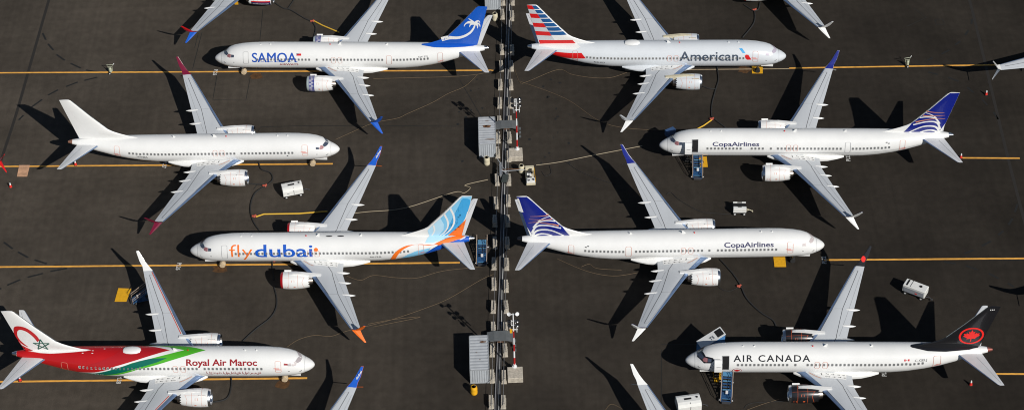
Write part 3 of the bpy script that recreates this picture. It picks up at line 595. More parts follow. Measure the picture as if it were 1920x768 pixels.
for i, l in enumerate(LINES):
    mb = MB(); ribbon(l, .3 if i != 5 else .2, .008, mb); o = mb.obj('taxi_line', PALELINE if i in (5, 10) else YLINE); tag(o, None, None, kind='structure')
mb = MB()
for l in SEAMBIG: ribbon(smooth_pts(l), .42, .004, mb)
tag(mb.obj('pavement_joint', SEAL2), None, None, kind='structure')
mb = MB()
for l in DASH: ribbon(l, .28, .004, mb)
tag(mb.obj('blacked_out_marking', SEAL), None, None, kind='structure')
mb = MB()
for l in SEAM: ribbon(l, .1, .004, mb)
tag(mb.obj('crack_sealant', SEAL), None, None, kind='structure')
STN = mat('rust_stain', (.10, .045, .012), .85, 0, 0, .5, 2)
for i, (x, y) in enumerate(STAIN[:4]):
    mb = MB(); pts = []
    for k in range(14): a = 2 * math.pi * k / 14; rr = random.uniform(.75, 1.15); pts.append((x + 1.15 * rr * math.cos(a) * (.9 if i != 3 else .8), y + .85 * rr * math.sin(a), .005))
    mb.add(pts, [list(range(14))]); tag(mb.obj('ground_stain', STN), None, None, kind='structure')
spots = MB()
for k in range(46):
    x = random.choice([random.uniform(-8, -3), random.uniform(2, 9)]); y = random.uniform(8, 28); r_ = random.uniform(.08, .25)
    spots.add([(x + r_ * math.cos(a) * random.uniform(.6, 1.2), y + r_ * math.sin(a), .005) for a in [q * .785 for q in range(8)]], [list(range(8))])
tag(spots.obj('oil_spots', SEAL), None, None, kind='structure')
for (x, y), t, rz in zip(PL, ('PL26', 'PL27', 'PL26', 'PL28', 'PL23', 'PL22', 'PL22'), (-90, -90, -90, -90, 90, 90, 90)):
    me = text_me(t, .02); xs = [v.co.x for v in me.vertices]; cx = (max(xs) + min(xs)) / 2
    for v in me.vertices: v.co = Vector(((v.co.x - cx) * .7, (v.co.y - .35) * .8, 0))
    me.name = 'stand_number'; o = link('stand_number', me, WMARK, None, (x, y, .014), (0, 0, R(rz - 4))); tag(o, None, None, kind='structure')
# ---------------- the aircraft ----------------
S_ = Plane('S', 1, -1, 'white airliner with blue palm tree tail fin and blue serif title, nose to the left', base(fin=BLUE, rudder=BLUE, up_out=BLUE, up_in=BLUE, lo=BLUE, lip=mat('pale_lip', (.45, .52, .52), .35), wins=W9, doors=[(4.45, 5.2, 38, 95, 'plain'), (25.15, 25.87, 56, 97, 'door'), (32.55, 33.25, 52, 130, 'service')] + EX9, door_mat=mat('thin_red_outline', (.55, .28, .22), .6), wphi=74.5))
S_.T('title_lettering', 'SAMOA', 5.72, 12.21, 86.5, 45, SBLUE, .013)
sf = []
for x0, x1 in ((6.95, 7.45), (7.85, 8.35), (8.1, 8.7), (9.1, 9.75), (10.95, 11.4), (11.8, 12.3)): sf.append([(x0, 84.2), (x1, 84.2), (x1, 86.6), (x0, 86.6)])
S_.F('letter_serifs', sf, SBLUE, 2)
S_.T('title_lettering', 'AIRWAYS', 9.64, 12.36, 104.6, 94, DRED, .01)
S_.T('registration', '5W-TFL', 29.75, 31.2, 70, 61, LINE)
S_.F('flag', [(12.2, 47.5), (12.87, 47.5), (12.87, 57), (12.2, 57)], CRED, 2); S_.F('flag_canton', [(12.2, 47.5), (12.5, 47.5), (12.5, 52), (12.2, 52)], NAVY, 3)
tr = smooth_pts([(33.1, 6.5), (34.2, 6.85), (35.4, 6.88), (36.35, 7.15), (37.2, 7.72), (37.7, 8.4), (37.98, 9.1)]); S_.V('palm_trunk', stroke(tr, .62, .2), WHITE)
pc = (37.95, 9.35)
def frond(tip, ctrl, w_):
    pts = [(pc[0] * (1 - t) ** 2 + 2 * ctrl[0] * t * (1 - t) + tip[0] * t * t, pc[1] * (1 - t) ** 2 + 2 * ctrl[1] * t * (1 - t) + tip[1] * t * t) for t in [k / 6 for k in range(7)]]
    return stroke(pts, w_, .08)
fr_ = []
for tip, ct in (((36.42, 8.9), (36.7, 10.0)), ((37.2, 8.8), (37.3, 9.5)), ((38.3, 8.5), (38.5, 9.2)), ((38.7, 8.75), (38.7, 9.6)), ((37.1, 10.3), (37.6, 10.0)), ((38.7, 9.5), (38.5, 10.3)), ((36.75, 9.5), (37.2, 10.1))): fr_.append(tip); S_.V('palm_frond', frond(tip, ct, .42), WHITE, 2 + .35 * len(fr_))

A_ = Plane('A', 0, 1, 'silver airliner with red white and blue striped tail fin, nose to the right', base(body=GREYP, fin=WHITE, nac=GREYP, up_out=GREYP, up_in=GREYP, lo=WHITE, plug=SALM, pyl=CREAM, dome=(22.2, 5.46), domemat=WHITE, wins=wins8([]), doors=[(4.2, 4.95, 44, 94, 'service'), (30.0, 30.7, 50, 124, 'service')] + EX8, cover=False, wphi=77, glass=(mat('pale_cockpit_cover', (.45, .40, .48), .4), WHITE), rudder=WHITE))
A_.T('title_lettering', 'American', 15.43, 7.04, 88.5, 47.8, DNAVY, .012)
A_.F('emblem', [(6.93, 33.6), (6.5, 32.5), (6.02, 53.6), (6.4, 54.5)], MBLUE, 2); A_.F('emblem', [(6.11, 66), (5.95, 60), (5.6, 61), (5.14, 83.6), (5.75, 84.5), (6.0, 77)], CRED, 2)
A_.F('red_band', [(33.85, 137), (33.29, 75.4), (31, 66), (29.45, 59), (28.83, 87), (30.78, 102), (33.44, 137.4)], CRED, 1)
A_.F('white_patch', [(35.6, 0), (35.6, 40), (33.5, 52), (30.4, 45), (29.6, 27), (30.2, 3)], WHITE, 1)
A_.T('registration', 'N315SD', 27.64, 26.1, 108, 98, LINE)
rows = [(11.58, 12.28), (10.02, 10.8), (8.4, 9.15), (6.92, 7.66)]
def dx_(z): return 33.72 + (z - 6.92) * .515
def tex(z): return finst(z)[1] - .02
def lex(z): return finst(z)[0] + .12
A_.V('red_stripes', [[(dx_(a), a), (tex(a), a + .02), (tex(b), b + .02), (dx_(b), b)] for a, b in rows] + [[(30.25, 5.42), (35.4, 5.25), (35.6, 6.04), (30.75, 6.14)]], CRED)
bl = [(z - .62, z) for z in (12.26, 11.5, 10.73, 9.97, 9.2, 8.44, 7.68)]
A_.V('blue_stripes', [[(lex(a), a), (dx_(a), a), (dx_(b), b), (lex(b), b)] for a, b in bl], mat('stripe_blue', (.015, .09, .26), .35))
A_.V('grey_shadow_stripes', [[(dx_(a), a), (tex(a), a), (tex(b), b), (dx_(b), b)] for a, b in ((10.8, 11.58), (9.15, 10.02), (7.66, 8.4), (6.04, 6.92))], mat('stripe_silver', (.55, .57, .60), .35))
W_ = Plane('W', 0, 1, 'unmarked all-white airliner with crimson winglets, nose to the right', base(up_out=MAGENTA, up_in=MAGENTA, lo=MAGENTA, cone=mat('rusty_cone', (.25, .12, .08), .5), plug=SALM, wins=wins8([13.8]), doors=[(4.2, 4.95, 44, 94, 'service'), (30.0, 30.7, 50, 124, 'service')] + EX8, wphi=79))
W_.T('registration', 'N9188A', 27.7, 26.2, 102, 92, LINE)
W_.F('small_placard', [[(6.9, 91), (7.1, 91), (7.1, 95), (6.9, 95)]], BLACK, 2)
C1_ = Plane('C1', 1, -1, 'white airliner with blue and white globe tail and its forward door open', base(up_out=WHITE, up_in=CBLUE, lo=WHITE, wins=W9[:10] + W9[12:], doors=[(25.15, 25.87, 52, 98, 'plain'), (32.55, 33.25, 52, 128, 'service')] + EX9, wphi=79.5, cover=False))
C1_.T('title_lettering', 'CopaAirlines', 7.17, 13.5, 68.5, 51.5, NAVY, .015)
C2_ = Plane('C2', 1, 1, 'white airliner with blue and white globe tail, all doors shut', base(up_out=WHITE, up_in=CBLUE, lo=WHITE, wins=W9, doors=[(4.3, 5.05, 46, 95, 'service'), (25.15, 25.87, 56, 100, 'door'), (32.55, 33.25, 58, 130, 'service')] + EX9, cone=mat('dark_cone', (.10, .10, .11), .4, 1), cover=False, glass=(mat('taped_glass', (.52, .46, .46), .5), WHITE)))
C2_.T('title_lettering', 'CopaAirlines', 13.2, 6.83, 65, 45.5, NAVY, .015)
ARC = [[(37.83, 5.0), (37.48, 5.5), (36.72, 5.78), (35.81, 5.63), (34.89, 5.1)], [(37.9, 5.2), (37.63, 6.0), (37.01, 6.5), (35.95, 6.58), (35.04, 6.25), (33.75, 5.35)], [(37.94, 5.9), (37.54, 6.93), (36.85, 7.37), (35.64, 7.31), (34.2, 6.8)], [(37.77, 6.9), (37.23, 7.76), (36.54, 8.16), (35.63, 8.18), (34.95, 7.98)], [(37.2, 8.0), (36.6, 8.5), (36.1, 8.75), (35.65, 8.86)]]
for p, ph in ((C1_, 1), (C2_, -1)):
    st = []
    for a, w0 in zip(ARC, (.34, .34, .3, .25, .14)): st += stroke(smooth_pts(a), w0, w0 * .55)
    p.V('globe_lines', st, WHITE, 2)
    p.V('orbit_lines', stroke([(38.15, 8.9), (37.0, 8.98), (35.75, 9.1)], .05, .13) + stroke([(38.3, 8.42), (37, 8.38), (35.35, 8.42)], .04, .13) + stroke(smooth_pts([(38.4, 7.75), (37.15, 7.92), (35.4, 7.6), (34.5, 7.25)]), .04, .2), COPPER, 3)
    zz = [6.95, 7.5, 8.5, 9.5, 10.5, 11.5, 12.27]
    p.V('blue_field', [(32.85, 5.05)] + [(finst(z)[0] + 2.64 + .07, z) for z in zz] + [(finst(z)[1] + 2.64 - .015, z) for z in zz[::-1]] + [(37.98, 5.7), (37.85, 5.05)], CBLUE, 1)
    p.F('belly_line', [(2.6, 101), (36, 101), (36, 103), (2.6, 103)] if ph == 1 else [(5, 101), (36, 101), (36, 102.5), (5, 102.5)], FAINT, 1)
    p.F('tail_placard', [[(30.9, 60), (31.15, 60), (31.15, 64), (30.9, 64)], [(30.6, 55), (30.85, 55), (30.85, 59), (30.6, 59)]], BLACK, 2)
    link('rudder_tab', wrap(flat_to_bm([[(36.35, 9.6), (36.55, 9.6), (37.1, 12.0), (36.9, 12.0)]]), lambda x, z, q=p.ns: (x, q * (finy(x, z) + .03), z), .4, .5, 'tab'), WHITE, p.fin) if ph == -1 else None
F_ = Plane('F', 0, -1, 'white airliner with light blue and orange swirl tail, orange and blue title', base(up_out=ORANGE, up_in=BLUE, lo=ORANGE, lip=mat('red_lip', (.42, .008, .012), .35), wins=wins8([13.8]), wphi=76))
F_.T('title_lettering', 'fly', 5.48, 8.5, 91.5, 38, ORANGE, -.012)
F_.T('title_lettering', 'dubai', 8.78, 16.3, 91.5, 40, FBLUE, .010)
F_.F('title_dot', [(16.75 + .27 * math.cos(a), 60.5 + 8 * math.sin(a)) for a in [k * math.pi / 8 for k in range(16)]], ORANGE, 2)
F_.T('registration', 'A6-FML', 23.65, 25.25, 99, 91, LINE)
F_.F('orange_swirl', stroke(smooth_pts([(26.6, 124), (26.9, 98), (27.3, 79), (27.95, 63), (28.93, 51), (30, 50)]), .62, .75) + stroke(smooth_pts([(30, 50), (31, 56), (31.9, 62), (32.8, 56), (33.6, 47)]), .35, .8), ORANGE, 4)
F_.F('orange_swirl', [(32.2, 56), (33.2, 44), (34.2, 22), (35.2, 0), (36.0, 0), (35.9, 25), (35.4, 45), (34.6, 58), (33.6, 66), (32.6, 70)], ORANGE, 4)
F_.F('white_gap', [(35.3, 53), (35.75, 36), (35.98, 12), (36.2, 12), (36.0, 36), (35.5, 56)], WHITE, 5)
F_.F('blue_tail', [(30.85, 115), (31.4, 94), (32.4, 86), (33.4, 80), (34.6, 68), (35.4, 55), (36.0, 30), (36.1, 0), (36.58, 0), (36.58, 180), (32.0, 180), (31.2, 136)], FBLUE, 2)
F_.F('pale_swirl', [(27.7, 123), (28.6, 97), (29.6, 84), (30.8, 79), (31.6, 78), (31.2, 88), (30.7, 112), (30.4, 140), (28.8, 140)], LBLUE, 2)
F_.F('pale_tail_patch', [(30.9, 45), (31.2, 20), (31.6, 0), (35.4, 0), (34.3, 18), (33.4, 33), (32.7, 43), (31.8, 50)], PBLUE, 2, both=False)
F_.V('sky_field', [[(31.5, 5.05), (31.25, 6.5), (31.6, 6.95), (33.75, 9.45), (35.95, 12.26), (37.15, 12.26), (36.5, 9.3), (35.9, 7.6), (35.2, 6.7), (34.2, 5.6), (33.6, 5.05)]], LBLUE, 1)
F_.V('sky_deep', [smooth_pts([(35.9, 11.9), (36.0, 10.4), (35.75, 9.0), (35.1, 7.6), (34.2, 6.5), (33.3, 5.5), (34.1, 5.7), (35.3, 6.9), (36.2, 8.6), (36.5, 9.6), (36.95, 11.6)], 4, True)], MBLUE, 2)
F_.V('sky_pale', [[(31.5, 5.05), (31.25, 6.5), (31.6, 6.95), (33.0, 8.6), (33.4, 7.6), (33.3, 6.6), (32.6, 5.4), (32.3, 5.05)]], PBLUE, 2)
F_.V('white_curves', stroke(smooth_pts([(34.3, 10.35), (34.72, 9.1), (34.72, 7.8), (34.2, 6.6), (33.5, 5.75), (32.8, 5.1)]), .3, .12) + stroke(smooth_pts([(33.5, 9.35), (33.9, 8.2), (33.85, 7.0), (33.3, 6.0), (32.5, 5.2)]), .28, .12) + stroke(smooth_pts([(32.05, 7.4), (32.15, 6.6), (31.9, 5.8), (31.5, 5.1)]), .25, .15) + stroke(smooth_pts([(36.55, 9.6), (36.1, 8.1), (35.4, 7.0), (34.5, 6.05), (33.5, 5.2)]), .12, .2), WHITE, 3)
F_.V('orange_field', [smooth_pts([(36.3, 8.3), (35.9, 7.3), (35.1, 6.4), (34.2, 5.7), (33.6, 5.15), (34.5, 5.05), (35.45, 5.05), (35.6, 5.5), (35.9, 6.9)], 4, True)], ORANGE, 4)
F_.F('roof_opening', [[(18.41 + .45 * math.cos(a), 3.5 + 3.2 * math.sin(a)) for a in [k * .524 for k in range(12)]], [(19.92 + .45 * math.cos(a), 3.5 + 3.2 * math.sin(a)) for a in [k * .524 for k in range(12)]]], BLACK, 2)
R_ = Plane('R', 0, 1, 'white airliner with red and green rear fuselage and green star tail, nose to the right', base(dome=(22.3, 5.46), wins=wins8([13.8]), doors=[(3.9, 4.6, 43, 91, 'service'), (30.2, 30.95, 64, 126, 'service')] + EX8, tape=True, wphi=75, glass=(mat('dusty_glass', (.40, .36, .37), .4), mat('dusty_glass2', (.5, .45, .45), .4))))
R_.F('red_paint_area', [(17.6, 0), (19.54, 20.5), (21.53, 40.4), (24.34, 66), (25.4, 82), (26.95, 99.5), (28.5, 114), (30.4, 132), (31.5, 180), (36.57, 180), (36.57, 0)], RED, 1, both=True)
R_.F('dark_red_sweep', [(20.5, 0), (17.8, 1), (19.6, 20), (21.2, 35), (24, 55), (26.8, 80), (29.2, 98), (28, 70), (26, 46), (24.5, 25), (23.6, 0)], mat('sweep_red', (.40, .010, .014), .33, 0, .4), 2)
R_.F('green_sweep', [(26.5, 106), (24.37, 77), (22.16, 52), (19.77, 34.6), (17.78, 18.3), (15.83, 0), (13.18, 0), (15.24, 22.5), (19.01, 57.8), (21.59, 79), (24.08, 108), (26, 124), (28.5, 134), (28.4, 122)], GREEN, 1, both=True)
R_.F('dark_green_sweep', [(26.9, 106), (24.77, 79.7), (22.81, 59.8), (21.28, 45), (19.9, 35.5), (17.87, 33.4), (19, 48), (21.57, 72.2), (24.27, 100), (26.2, 119), (28.6, 134), (29.5, 134), (28.2, 117)], DGREEN, 2)
R_.F('white_fin_fillet', [(27.3, 0), (27.9, 5), (29.6, 12), (32.35, 23), (33.6, 22), (34.6, 12), (35.3, 0)], WHITE, 3, both=True)
R_.T('title_lettering', 'Royal Air Maroc', 15.5, 6.8, 61.5, 38.4, DRED, .024)
R_.T('title_lettering', '\u0627\u0644\u062e\u0637\u0648\u0637 \u0627\u0644\u0645\u0644\u0643\u064a\u0629 \u0627\u0644\u0645\u063a\u0631\u0628\u064a\u0629', 13.1, 6.39, 98.5, 87, DRED, .01)
R_.T('registration', 'CN-MAX', 27.4, 25.9, 121, 110, WHITE)
R_.F('flag', [(3.1, 50), (3.55, 50), (3.55, 58), (3.1, 58)], DRED, 2)
R_.F('roof_lights', [[(x, a), (x + .2, a), (x + .2, a + 3), (x, a + 3)] for x, a in ((27.0, 2), (27.0, 14), (28.2, 14), (28.2, 2), (25.6, -8))], WHITE, 4)
lo_ = smooth_pts([(33.29, 7.5), (33.46, 8.1), (33.98, 8.96), (34.67, 9.64), (35.44, 9.87), (36.01, 9.68), (36.25, 9.05), (36.25, 8.17), (36.0, 7.29), (35.55, 6.5), (34.8, 5.95)]); li_ = smooth_pts([(33.62, 7.15), (33.97, 8.0), (34.58, 8.85), (35.2, 9.2), (35.62, 9.12), (35.86, 8.7), (35.93, 8.0), (35.76, 7.35), (35.36, 6.68), (34.8, 5.95)])
lo2 = [lo_[int(i * (len(lo_) - 1) / 40)] for i in range(41)]; li2 = [li_[int(i * (len(li_) - 1) / 40)] for i in range(41)]
R_.V('red_loop', [[lo2[i], lo2[i + 1], li2[i + 1], li2[i]] for i in range(40)][:-1], mat('loop_red', (.50, .012, .015), .4), 2)
sc_, sr = (33.2, 6.6), 1.05
sp = [(sc_[0] + sr * math.sin(2 * math.pi * k / 5) * 1.0, sc_[1] + sr * math.cos(2 * math.pi * k / 5)) for k in range(5)]
for k in range(5): R_.V('star_band', stroke([sp[k], sp[(k + 2) % 5]], .15), TGREEN, 3 + .4 * k)
R_.V('red_fin_root', [[(36.05, 7.2), (35.85, 6.5), (35.45, 5.85), (34.79, 5.35), (34.1, 5.14), (34.0, 5.0), (35.4, 5.0), (35.6, 5.9), (35.85, 6.9)]], RED, 1)
K_ = Plane('K', 0, -1, 'white airliner with black tail fin bearing a red maple leaf, nose to the left', base(fin=BLACK, nac=BLACK, up_out=BLACK, up_in=BLACK, lo=BLACK, up_tip=True, mark_mat=mat('orange_tape', (.70, .12, .03), .5), wins=wins8([12.77, 13.8, 14.3]), doors=[(29.98, 30.85, 50, 126, 'service')] + EX8, wphi=75.5, cover=False, cone=mat('red_cone', (.30, .10, .08), .5, .6)))
K_.T('title_lettering', 'AIR CANADA', 5.74, 15.03, 61.6, 38, BLACK, .013, space=1.22)
K_.T('registration', 'C-GELJ', 27.69, 29.16, 68, 58.5, LINE)
K_.F('flag', [[(26.41, 55), (26.58, 55), (26.58, 63), (26.41, 63)], [(26.87, 55), (27.04, 55), (27.04, 63), (26.87, 63)], [(26.68, 57), (26.77, 57), (26.77, 61), (26.68, 61)]], CRED, 2)
def leaf(cx, cz, s_, sgx=1):
    h = [(0, 1), (.14, .62), (.34, .74), (.26, .3), (.52, .52), (.58, .38), (.88, .42), (.76, .18), (.92, .06), (.44, -.3), (.5, -.46), (.06, -.38), (.05, -.85)]
    return [(cx + a * s_, cz + b * s_) for a, b in h] + [(cx - a * s_, cz + b * s_) for a, b in h[::-1][:-1]]
K_.V('red_roundel', stroke([(34.33 + 1.4 * math.cos(a), 7.42 + 1.35 * math.sin(a)) for a in [k * math.pi / 20 for k in range(41)]], .24), KRED, 1); K_.V('maple_leaf', [leaf(34.33, 7.4, 1.12)], KRED, 2)
K_.V('fin_number', [[(36.0, 11.75), (36.1, 11.75), (36.1, 11.95), (36.0, 11.95)], [(36.2, 11.75), (36.3, 11.75), (36.3, 11.95), (36.2, 11.95)], [(36.4, 11.75), (36.5, 11.75), (36.5, 11.95), (36.4, 11.95)]], WHITE, 1)
K_.F('nose_roundel', [[(6.22 + .58 * math.cos(a), 106 + 14 * math.sin(a)) for a in [k * .314 for k in range(20)]]], DRED, 1); K_.F('nose_roundel_field', [[(6.22 + .52 * math.cos(a), 106 + 12.2 * math.sin(a)) for a in [k * .314 for k in range(20)]]], WHITE, 2)
K_.F('nose_leaf', [[(x, 106 - (z) * 20) for x, z in leaf(6.22, 0, .42)]], CRED, 3)
K_.F('black_fin_root', [(27.2, 0), (27.4, 8), (29.3, 26), (31.5, 33), (34.3, 31), (35.4, 12), (35.5, 0)], BLACK, 3, both=True)
S_.F('blue_fin_root', [(27.5 + 2.64, 0), (30.3, 6), (32, 20), (34.2, 25), (36.5, 23), (37.6, 14), (38.0, 0)], BLUE, 3, both=True)
K_.F('black_mask', [(1.45, 0), (1.4, 20), (1.9, 50), (2.2, 66), (3.0, 67), (3.4, 56), (3.3, 45), (2.4, 34), (2.05, 0)], BLACK, 1, both=True, sx=.15)
for p in (K_, C1_):   # open forward door: dark opening, leaf swung forward against the fuselage
    p.F('door_opening', [(4.42, 40), (5.2, 40), (5.2, 98), (4.42, 98)], DARK, 3, sx=.3)
    p.F('door_frame', [[(x, a * 30) for x, a in q] for q in stroke([(4.4, 1.3), (5.22, 1.3), (5.22, 3.28), (4.4, 3.28), (4.4, 1.3)], .05)], FAINT, 4)
    mb = MB(); pr = [fus(4.2, R(a) * p.ns) for a in (42, 55, 68, 82, 96)]
    vs = [(x, y + p.ns * (.42 + q), z) for q in (0, .14) for x in (3.42, 4.34) for y, z in pr]; fs = []
    for lay in (0, 10): fs += [[lay + i, lay + i + 1, lay + i + 6, lay + i + 5] for i in range(4)]
    fs += [[i, i + 1, i + 11, i + 10] for i in range(4)] + [[5 + i, 6 + i, 16 + i, 15 + i] for i in range(4)] + [[0, 5, 15, 10], [4, 9, 19, 14]]
    d = mb.add(vs, fs).obj('open_door', WHITE, p.root, False)
    y0, z0 = pr[2]; MB().tube([(4.3, y0 + p.ns * .5, z0), (4.5, y0, z0)], .05, 6).box((3.9, y0 + p.ns * .58, z0 - .1), (.5, .04, .06)).obj('door_handle', CHROME, d)
B1 = Plane('B1', 0, -1, 'airliner below the bottom edge with a blue winglet in view', base(up_out=ORANGE, up_in=BLUE, lo=ORANGE, offscreen=True))
B2 = Plane('B2', 0, 1, 'airliner below the bottom edge with a white winglet in view', base(offscreen=True))
T1 = Plane('T1', 0, 1, 'airliner mostly above the frame with blue winglet strake and red banded engine in view', base(up_out=CRED, up_in=CRED, lo=BLUE, offscreen=True, wins=[]))
T2 = Plane('T2', 1, -1, 'airliner mostly above the frame, its white winglet strake above the silver nose', base(up_out=WHITE, up_in=CBLUE, lo=WHITE, lip=mat('red_lip', (.42, .008, .012), .35), offscreen=True))
L1 = Plane('L1', 0, -1, 'airliner beyond the left edge, only the red tip of its winglet in view', base(up_out=CRED, up_in=CRED, lo=CRED, offscreen=True))
R2 = Plane('R2', 0, -1, 'airliner beyond the right edge, its white wing tip pointing left in view', base(offscreen=True))
R3 = Plane('R3', 0, -1, 'airliner beyond the right edge, only the shadow of its wing tip in view', base(offscreen=True))
# small flag stripe at the tips and lettering on the two blue winglets
for p in (F_, B1):
    me = text_me('dubai', .02); xs = [v.co.x for v in me.vertices]; w0 = max(xs)
    for v in me.vertices: t = v.co.x / w0; q = v.co.y; v.co = Vector((23.75 - .0 + .3 * (1 - t) * -1 + .35 * t - q * .42 * .6 + .05, -p.ns * (16.02 + .45 * t + q * .0 - .12), 4.75 + .95 * t + q * .3))
    me.name = 'winglet_lettering'; link('winglet_lettering', me, WHITE, p.root)
# ---------------- cables, hoses, pads ----------------
CABM = mat('pale_cable', (.34, .28, .19), .7); CABD = mat('dim_cable', (.13, .09, .05), .8); 
cl = ['pale cable in front of the palm tail airliner, running to the fence', 'thin tan cable curving under the blue winglet at top centre', 'pale cable looping beside the red striped tail', 'faint brown cable trailing down from the striped tail', 'long pale cable rising behind the swirl tail to the container', 'thin pale wavy cable below the swirl tail airliner', 'tan cable crossing from the red sweep airliner nose to the fence', 'doubled slack loop of tan cable beside the orange winglet', 'faint tan cable below the lower globe tail', 'short tan cable loop below the lower globe tail wing', 'straight pale cable from the cream tug to the upper globe tail airliner nose', 'tan cable near the black engine at the bottom', 'tan cable loop at the bottom beside the plain white winglet']
for i, l in enumerate(CABW):
    r_ = .03 if i not in (4, 10) else .05
    o = MB().tube([(x, y, r_) for x, y in smooth_pts(l, 5)], r_, 6).obj('cable', CABM if i in (4, 10) else CABD, None, True); tag(o, cl[i], 'cable', 'power cables on the apron')
kl = ['black hose curving from the all-white airliner past the white cart', 'short black hose from the all-white airliner engine', 'small black hose brace by the all-white airliner engine', 'black hose running from the swirl tail airliner engine towards the red sweep airliner', 'short black hose under the red lipped engine', 'black hose under the nose of the red sweep airliner', 'black hose curving down from the red banded engine at the top', 'short black hose rising to the top edge', 'short black hose ending behind the palm tail airliner', 'black hose from the silver airliner belly to the upper globe airliner', 'short black hose from the silver engine', 'black hose hanging in a loop at the top right of centre', 'short black hose from the red lipped engine at the top right', 'long black hose from the lower globe airliner to the black engine', 'black hose from the lower globe airliner engine', 'thin black hose joining the white topless cart', 'black hose at the bottom by the black engine', 'coiled dark hose beside the cream tug', 'thin dark hose right of the cream tug']
for i, l in enumerate(CABK):
    r_ = .095 if i not in (2, 14, 16, 17, 18, 15) else .04
    o = MB().tube([(x, y, r_) for x, y in smooth_pts(l, 5)], r_, 7).obj('hose', RUBBER, None, True); tag(o, kl[i], 'hose', 'black ground hoses')
yl = ['yellow hose crossing behind the swirl tail airliner wing', 'yellow hose leading to the palm tail airliner far engine', 'yellow hose behind the upper globe tail airliner nose']
for l, t in zip(YHOSE, yl):
    o = MB().tube([(x, y, .1) for x, y in l], .1, 8).obj('hose', HOSEY, None, True); tag(o, t, 'hose', 'yellow ground hoses')
el = ['red coupling at the left end of the long yellow hose', 'red coupling at the top of the short yellow hose behind the globe airliner', 'red coupling between the two hoses at top left', 'pale coupling on the black hose beside the all-white airliner engine', 'pale coupling at the red lipped engine', 'pale coupling on the hose fork at the top right', 'small coupling below the lower globe airliner engine']
for (x, y), t in zip(ELBOW, el):
    e = MB().tube([(-.45, 0, .2), (0, 0, .22), (.32, .25, .2)], .2, 8).lathe([(.3, .02), (.32, .12), (.2, .34), (.1, .36)], n=10).obj('hose_coupling', mat('coupling_red', (.38, .07, .04), .6), None, True, (x, y, 0)); e.scale = (.7, .7, .7); tag(e, t, 'hose coupling', 'hose couplings')
pl_ = ['tan wooden board on the yellow line at the left edge', 'yellow drip pad beside the blue steps under the wing', 'yellow drip pad under the silver airliner nose wheel', 'yellow drip pad beside the blue steps under the upper globe airliner', 'yellow drip pad in front of the lower globe airliner', 'yellow drip pad beside the blue steps under the black tail airliner', 'small yellow pad by the red banded engine']
BOARD = mat('plywood', (.60, .34, .20), .8, 0, 0, .3, 1.5)
for i, (l, t) in enumerate(zip(PLATES, pl_)):
    mb = MB(); mb.add([(x, y, z) for z in (.006, .06) for x, y in l], [[0, 1, 2, 3], [4, 5, 6, 7], [0, 1, 5, 4], [1, 2, 6, 5], [2, 3, 7, 6], [3, 0, 4, 7]])
    o = mb.obj('wooden_board' if i == 0 else 'drip_pad', BOARD if i == 0 else YEL); tag(o, t, 'board' if i == 0 else 'drip pad', None if i == 0 else 'yellow drip pads')
# cones
CONER = mat('cone_red', (.65, .03, .02), .5)
cnl = ['red cone with white top beside the all-white airliner tailplane', 'red cone with white top below the wooden board at the left', 'red cone with white top at the right, above the upper globe tail', 'red cone with white top at the tip of the upper globe airliner tailplane', 'red cone at the bottom left by the red airliner tailplane', 'red cone near the black tail airliner tailplane']
cone0 = None
for (x, y), t in zip(CONES, cnl):
    if cone0 is None:
        cone0 = empty('traffic_cone', (x, y, 0), 0, t, 'traffic cone', 'cones on the apron')
        MB().box((0, 0, .04), (.42, .42, .08), bev=.02).obj('base', RUBBER, cone0); MB().lathe([(.21, .08), (.12, .5)], n=14).obj('cone_body', CONER, cone0, True); MB().lathe([(.12, .5), (.075, .78), (.05, .8)], n=14).obj('white_top', WHITE, cone0, True)
    else:
        c = cone0.copy(); COL.objects.link(c); c.location = (x, y, 0); c['label'] = t
        for ch in cone0.children: d = ch.copy(); COL.objects.link(d); d.parent = c
# ---------------- centre fence: concrete blocks, pipes ----------------
CONC = mat('weathered_concrete', (.50, .45, .37), .85, 0, 0, .3, 3.5, .2); CONCD = mat('concrete_slot', (.10, .09, .075), .9)
blk_me = None
def block(p, i, side, n):
    global blk_me
    t = empty('concrete_barrier', (p[0], p[1], 0), R(random.uniform(-2.5, 2.5)), 'concrete barrier %s row of the fence, number %d from the top' % (side, i + 1), 'concrete barrier', 'concrete barriers along the fence')
    if blk_me is None:
        mb = MB(); mb.prism([(-.33, 0), (.33, 0), (.33, .14), (.27, .3), (.25, .8), (-.25, .8), (-.27, .3), (-.33, .14)], -.82, .82); a = mb.me('blk')
        mb = MB(); mb.box((.02, .1, .79), (.08, .95, .05)).box((.0, -.62, .79), (.3, .06, .05)); b = mb.me('blkslot')
        c = MB().tube([(-.34, 0, .22), (.34, 0, .22)], .07, 6).me('blkpk'); blk_me = (a, b, c)
    link('barrier_body', blk_me[0], CONC, t); link('cable_channel', blk_me[1], CONCD, t); [link('fork_slot', blk_me[2], CONCD, t, (0, q, 0)) for q in (-.5, .5)]
    return t
B_ = []
def wordy(side, i, tot, nb):
    return 'weathered concrete barrier in the %s row, %s' % (side, nb)
ordn = ['first', 'second', 'third', 'fourth', 'fifth', 'sixth', 'seventh', 'eighth', 'ninth', 'tenth', 'eleventh', 'twelfth', 'thirteenth', 'fourteenth', 'fifteenth', 'sixteenth', 'seventeenth', 'eighteenth', 'nineteenth', 'twentieth']
for side, L_ in (('left', BLOCKL), ('right', BLOCKR)):
    for i, p in enumerate(L_):
        o = block(p, i, side, len(L_)); o['label'] = 'weathered concrete barrier in the %s row of the centre fence, %s from the top' % (side, ordn[i])
PIPEM = [mat('grey_pipe', (.22, .22, .23), .5), mat('dark_pipe', (.05, .05, .055), .5), mat('pale_pipe', (.5, .5, .48), .5), mat('dark_pipe2', (.05, .05, .055), .5)]
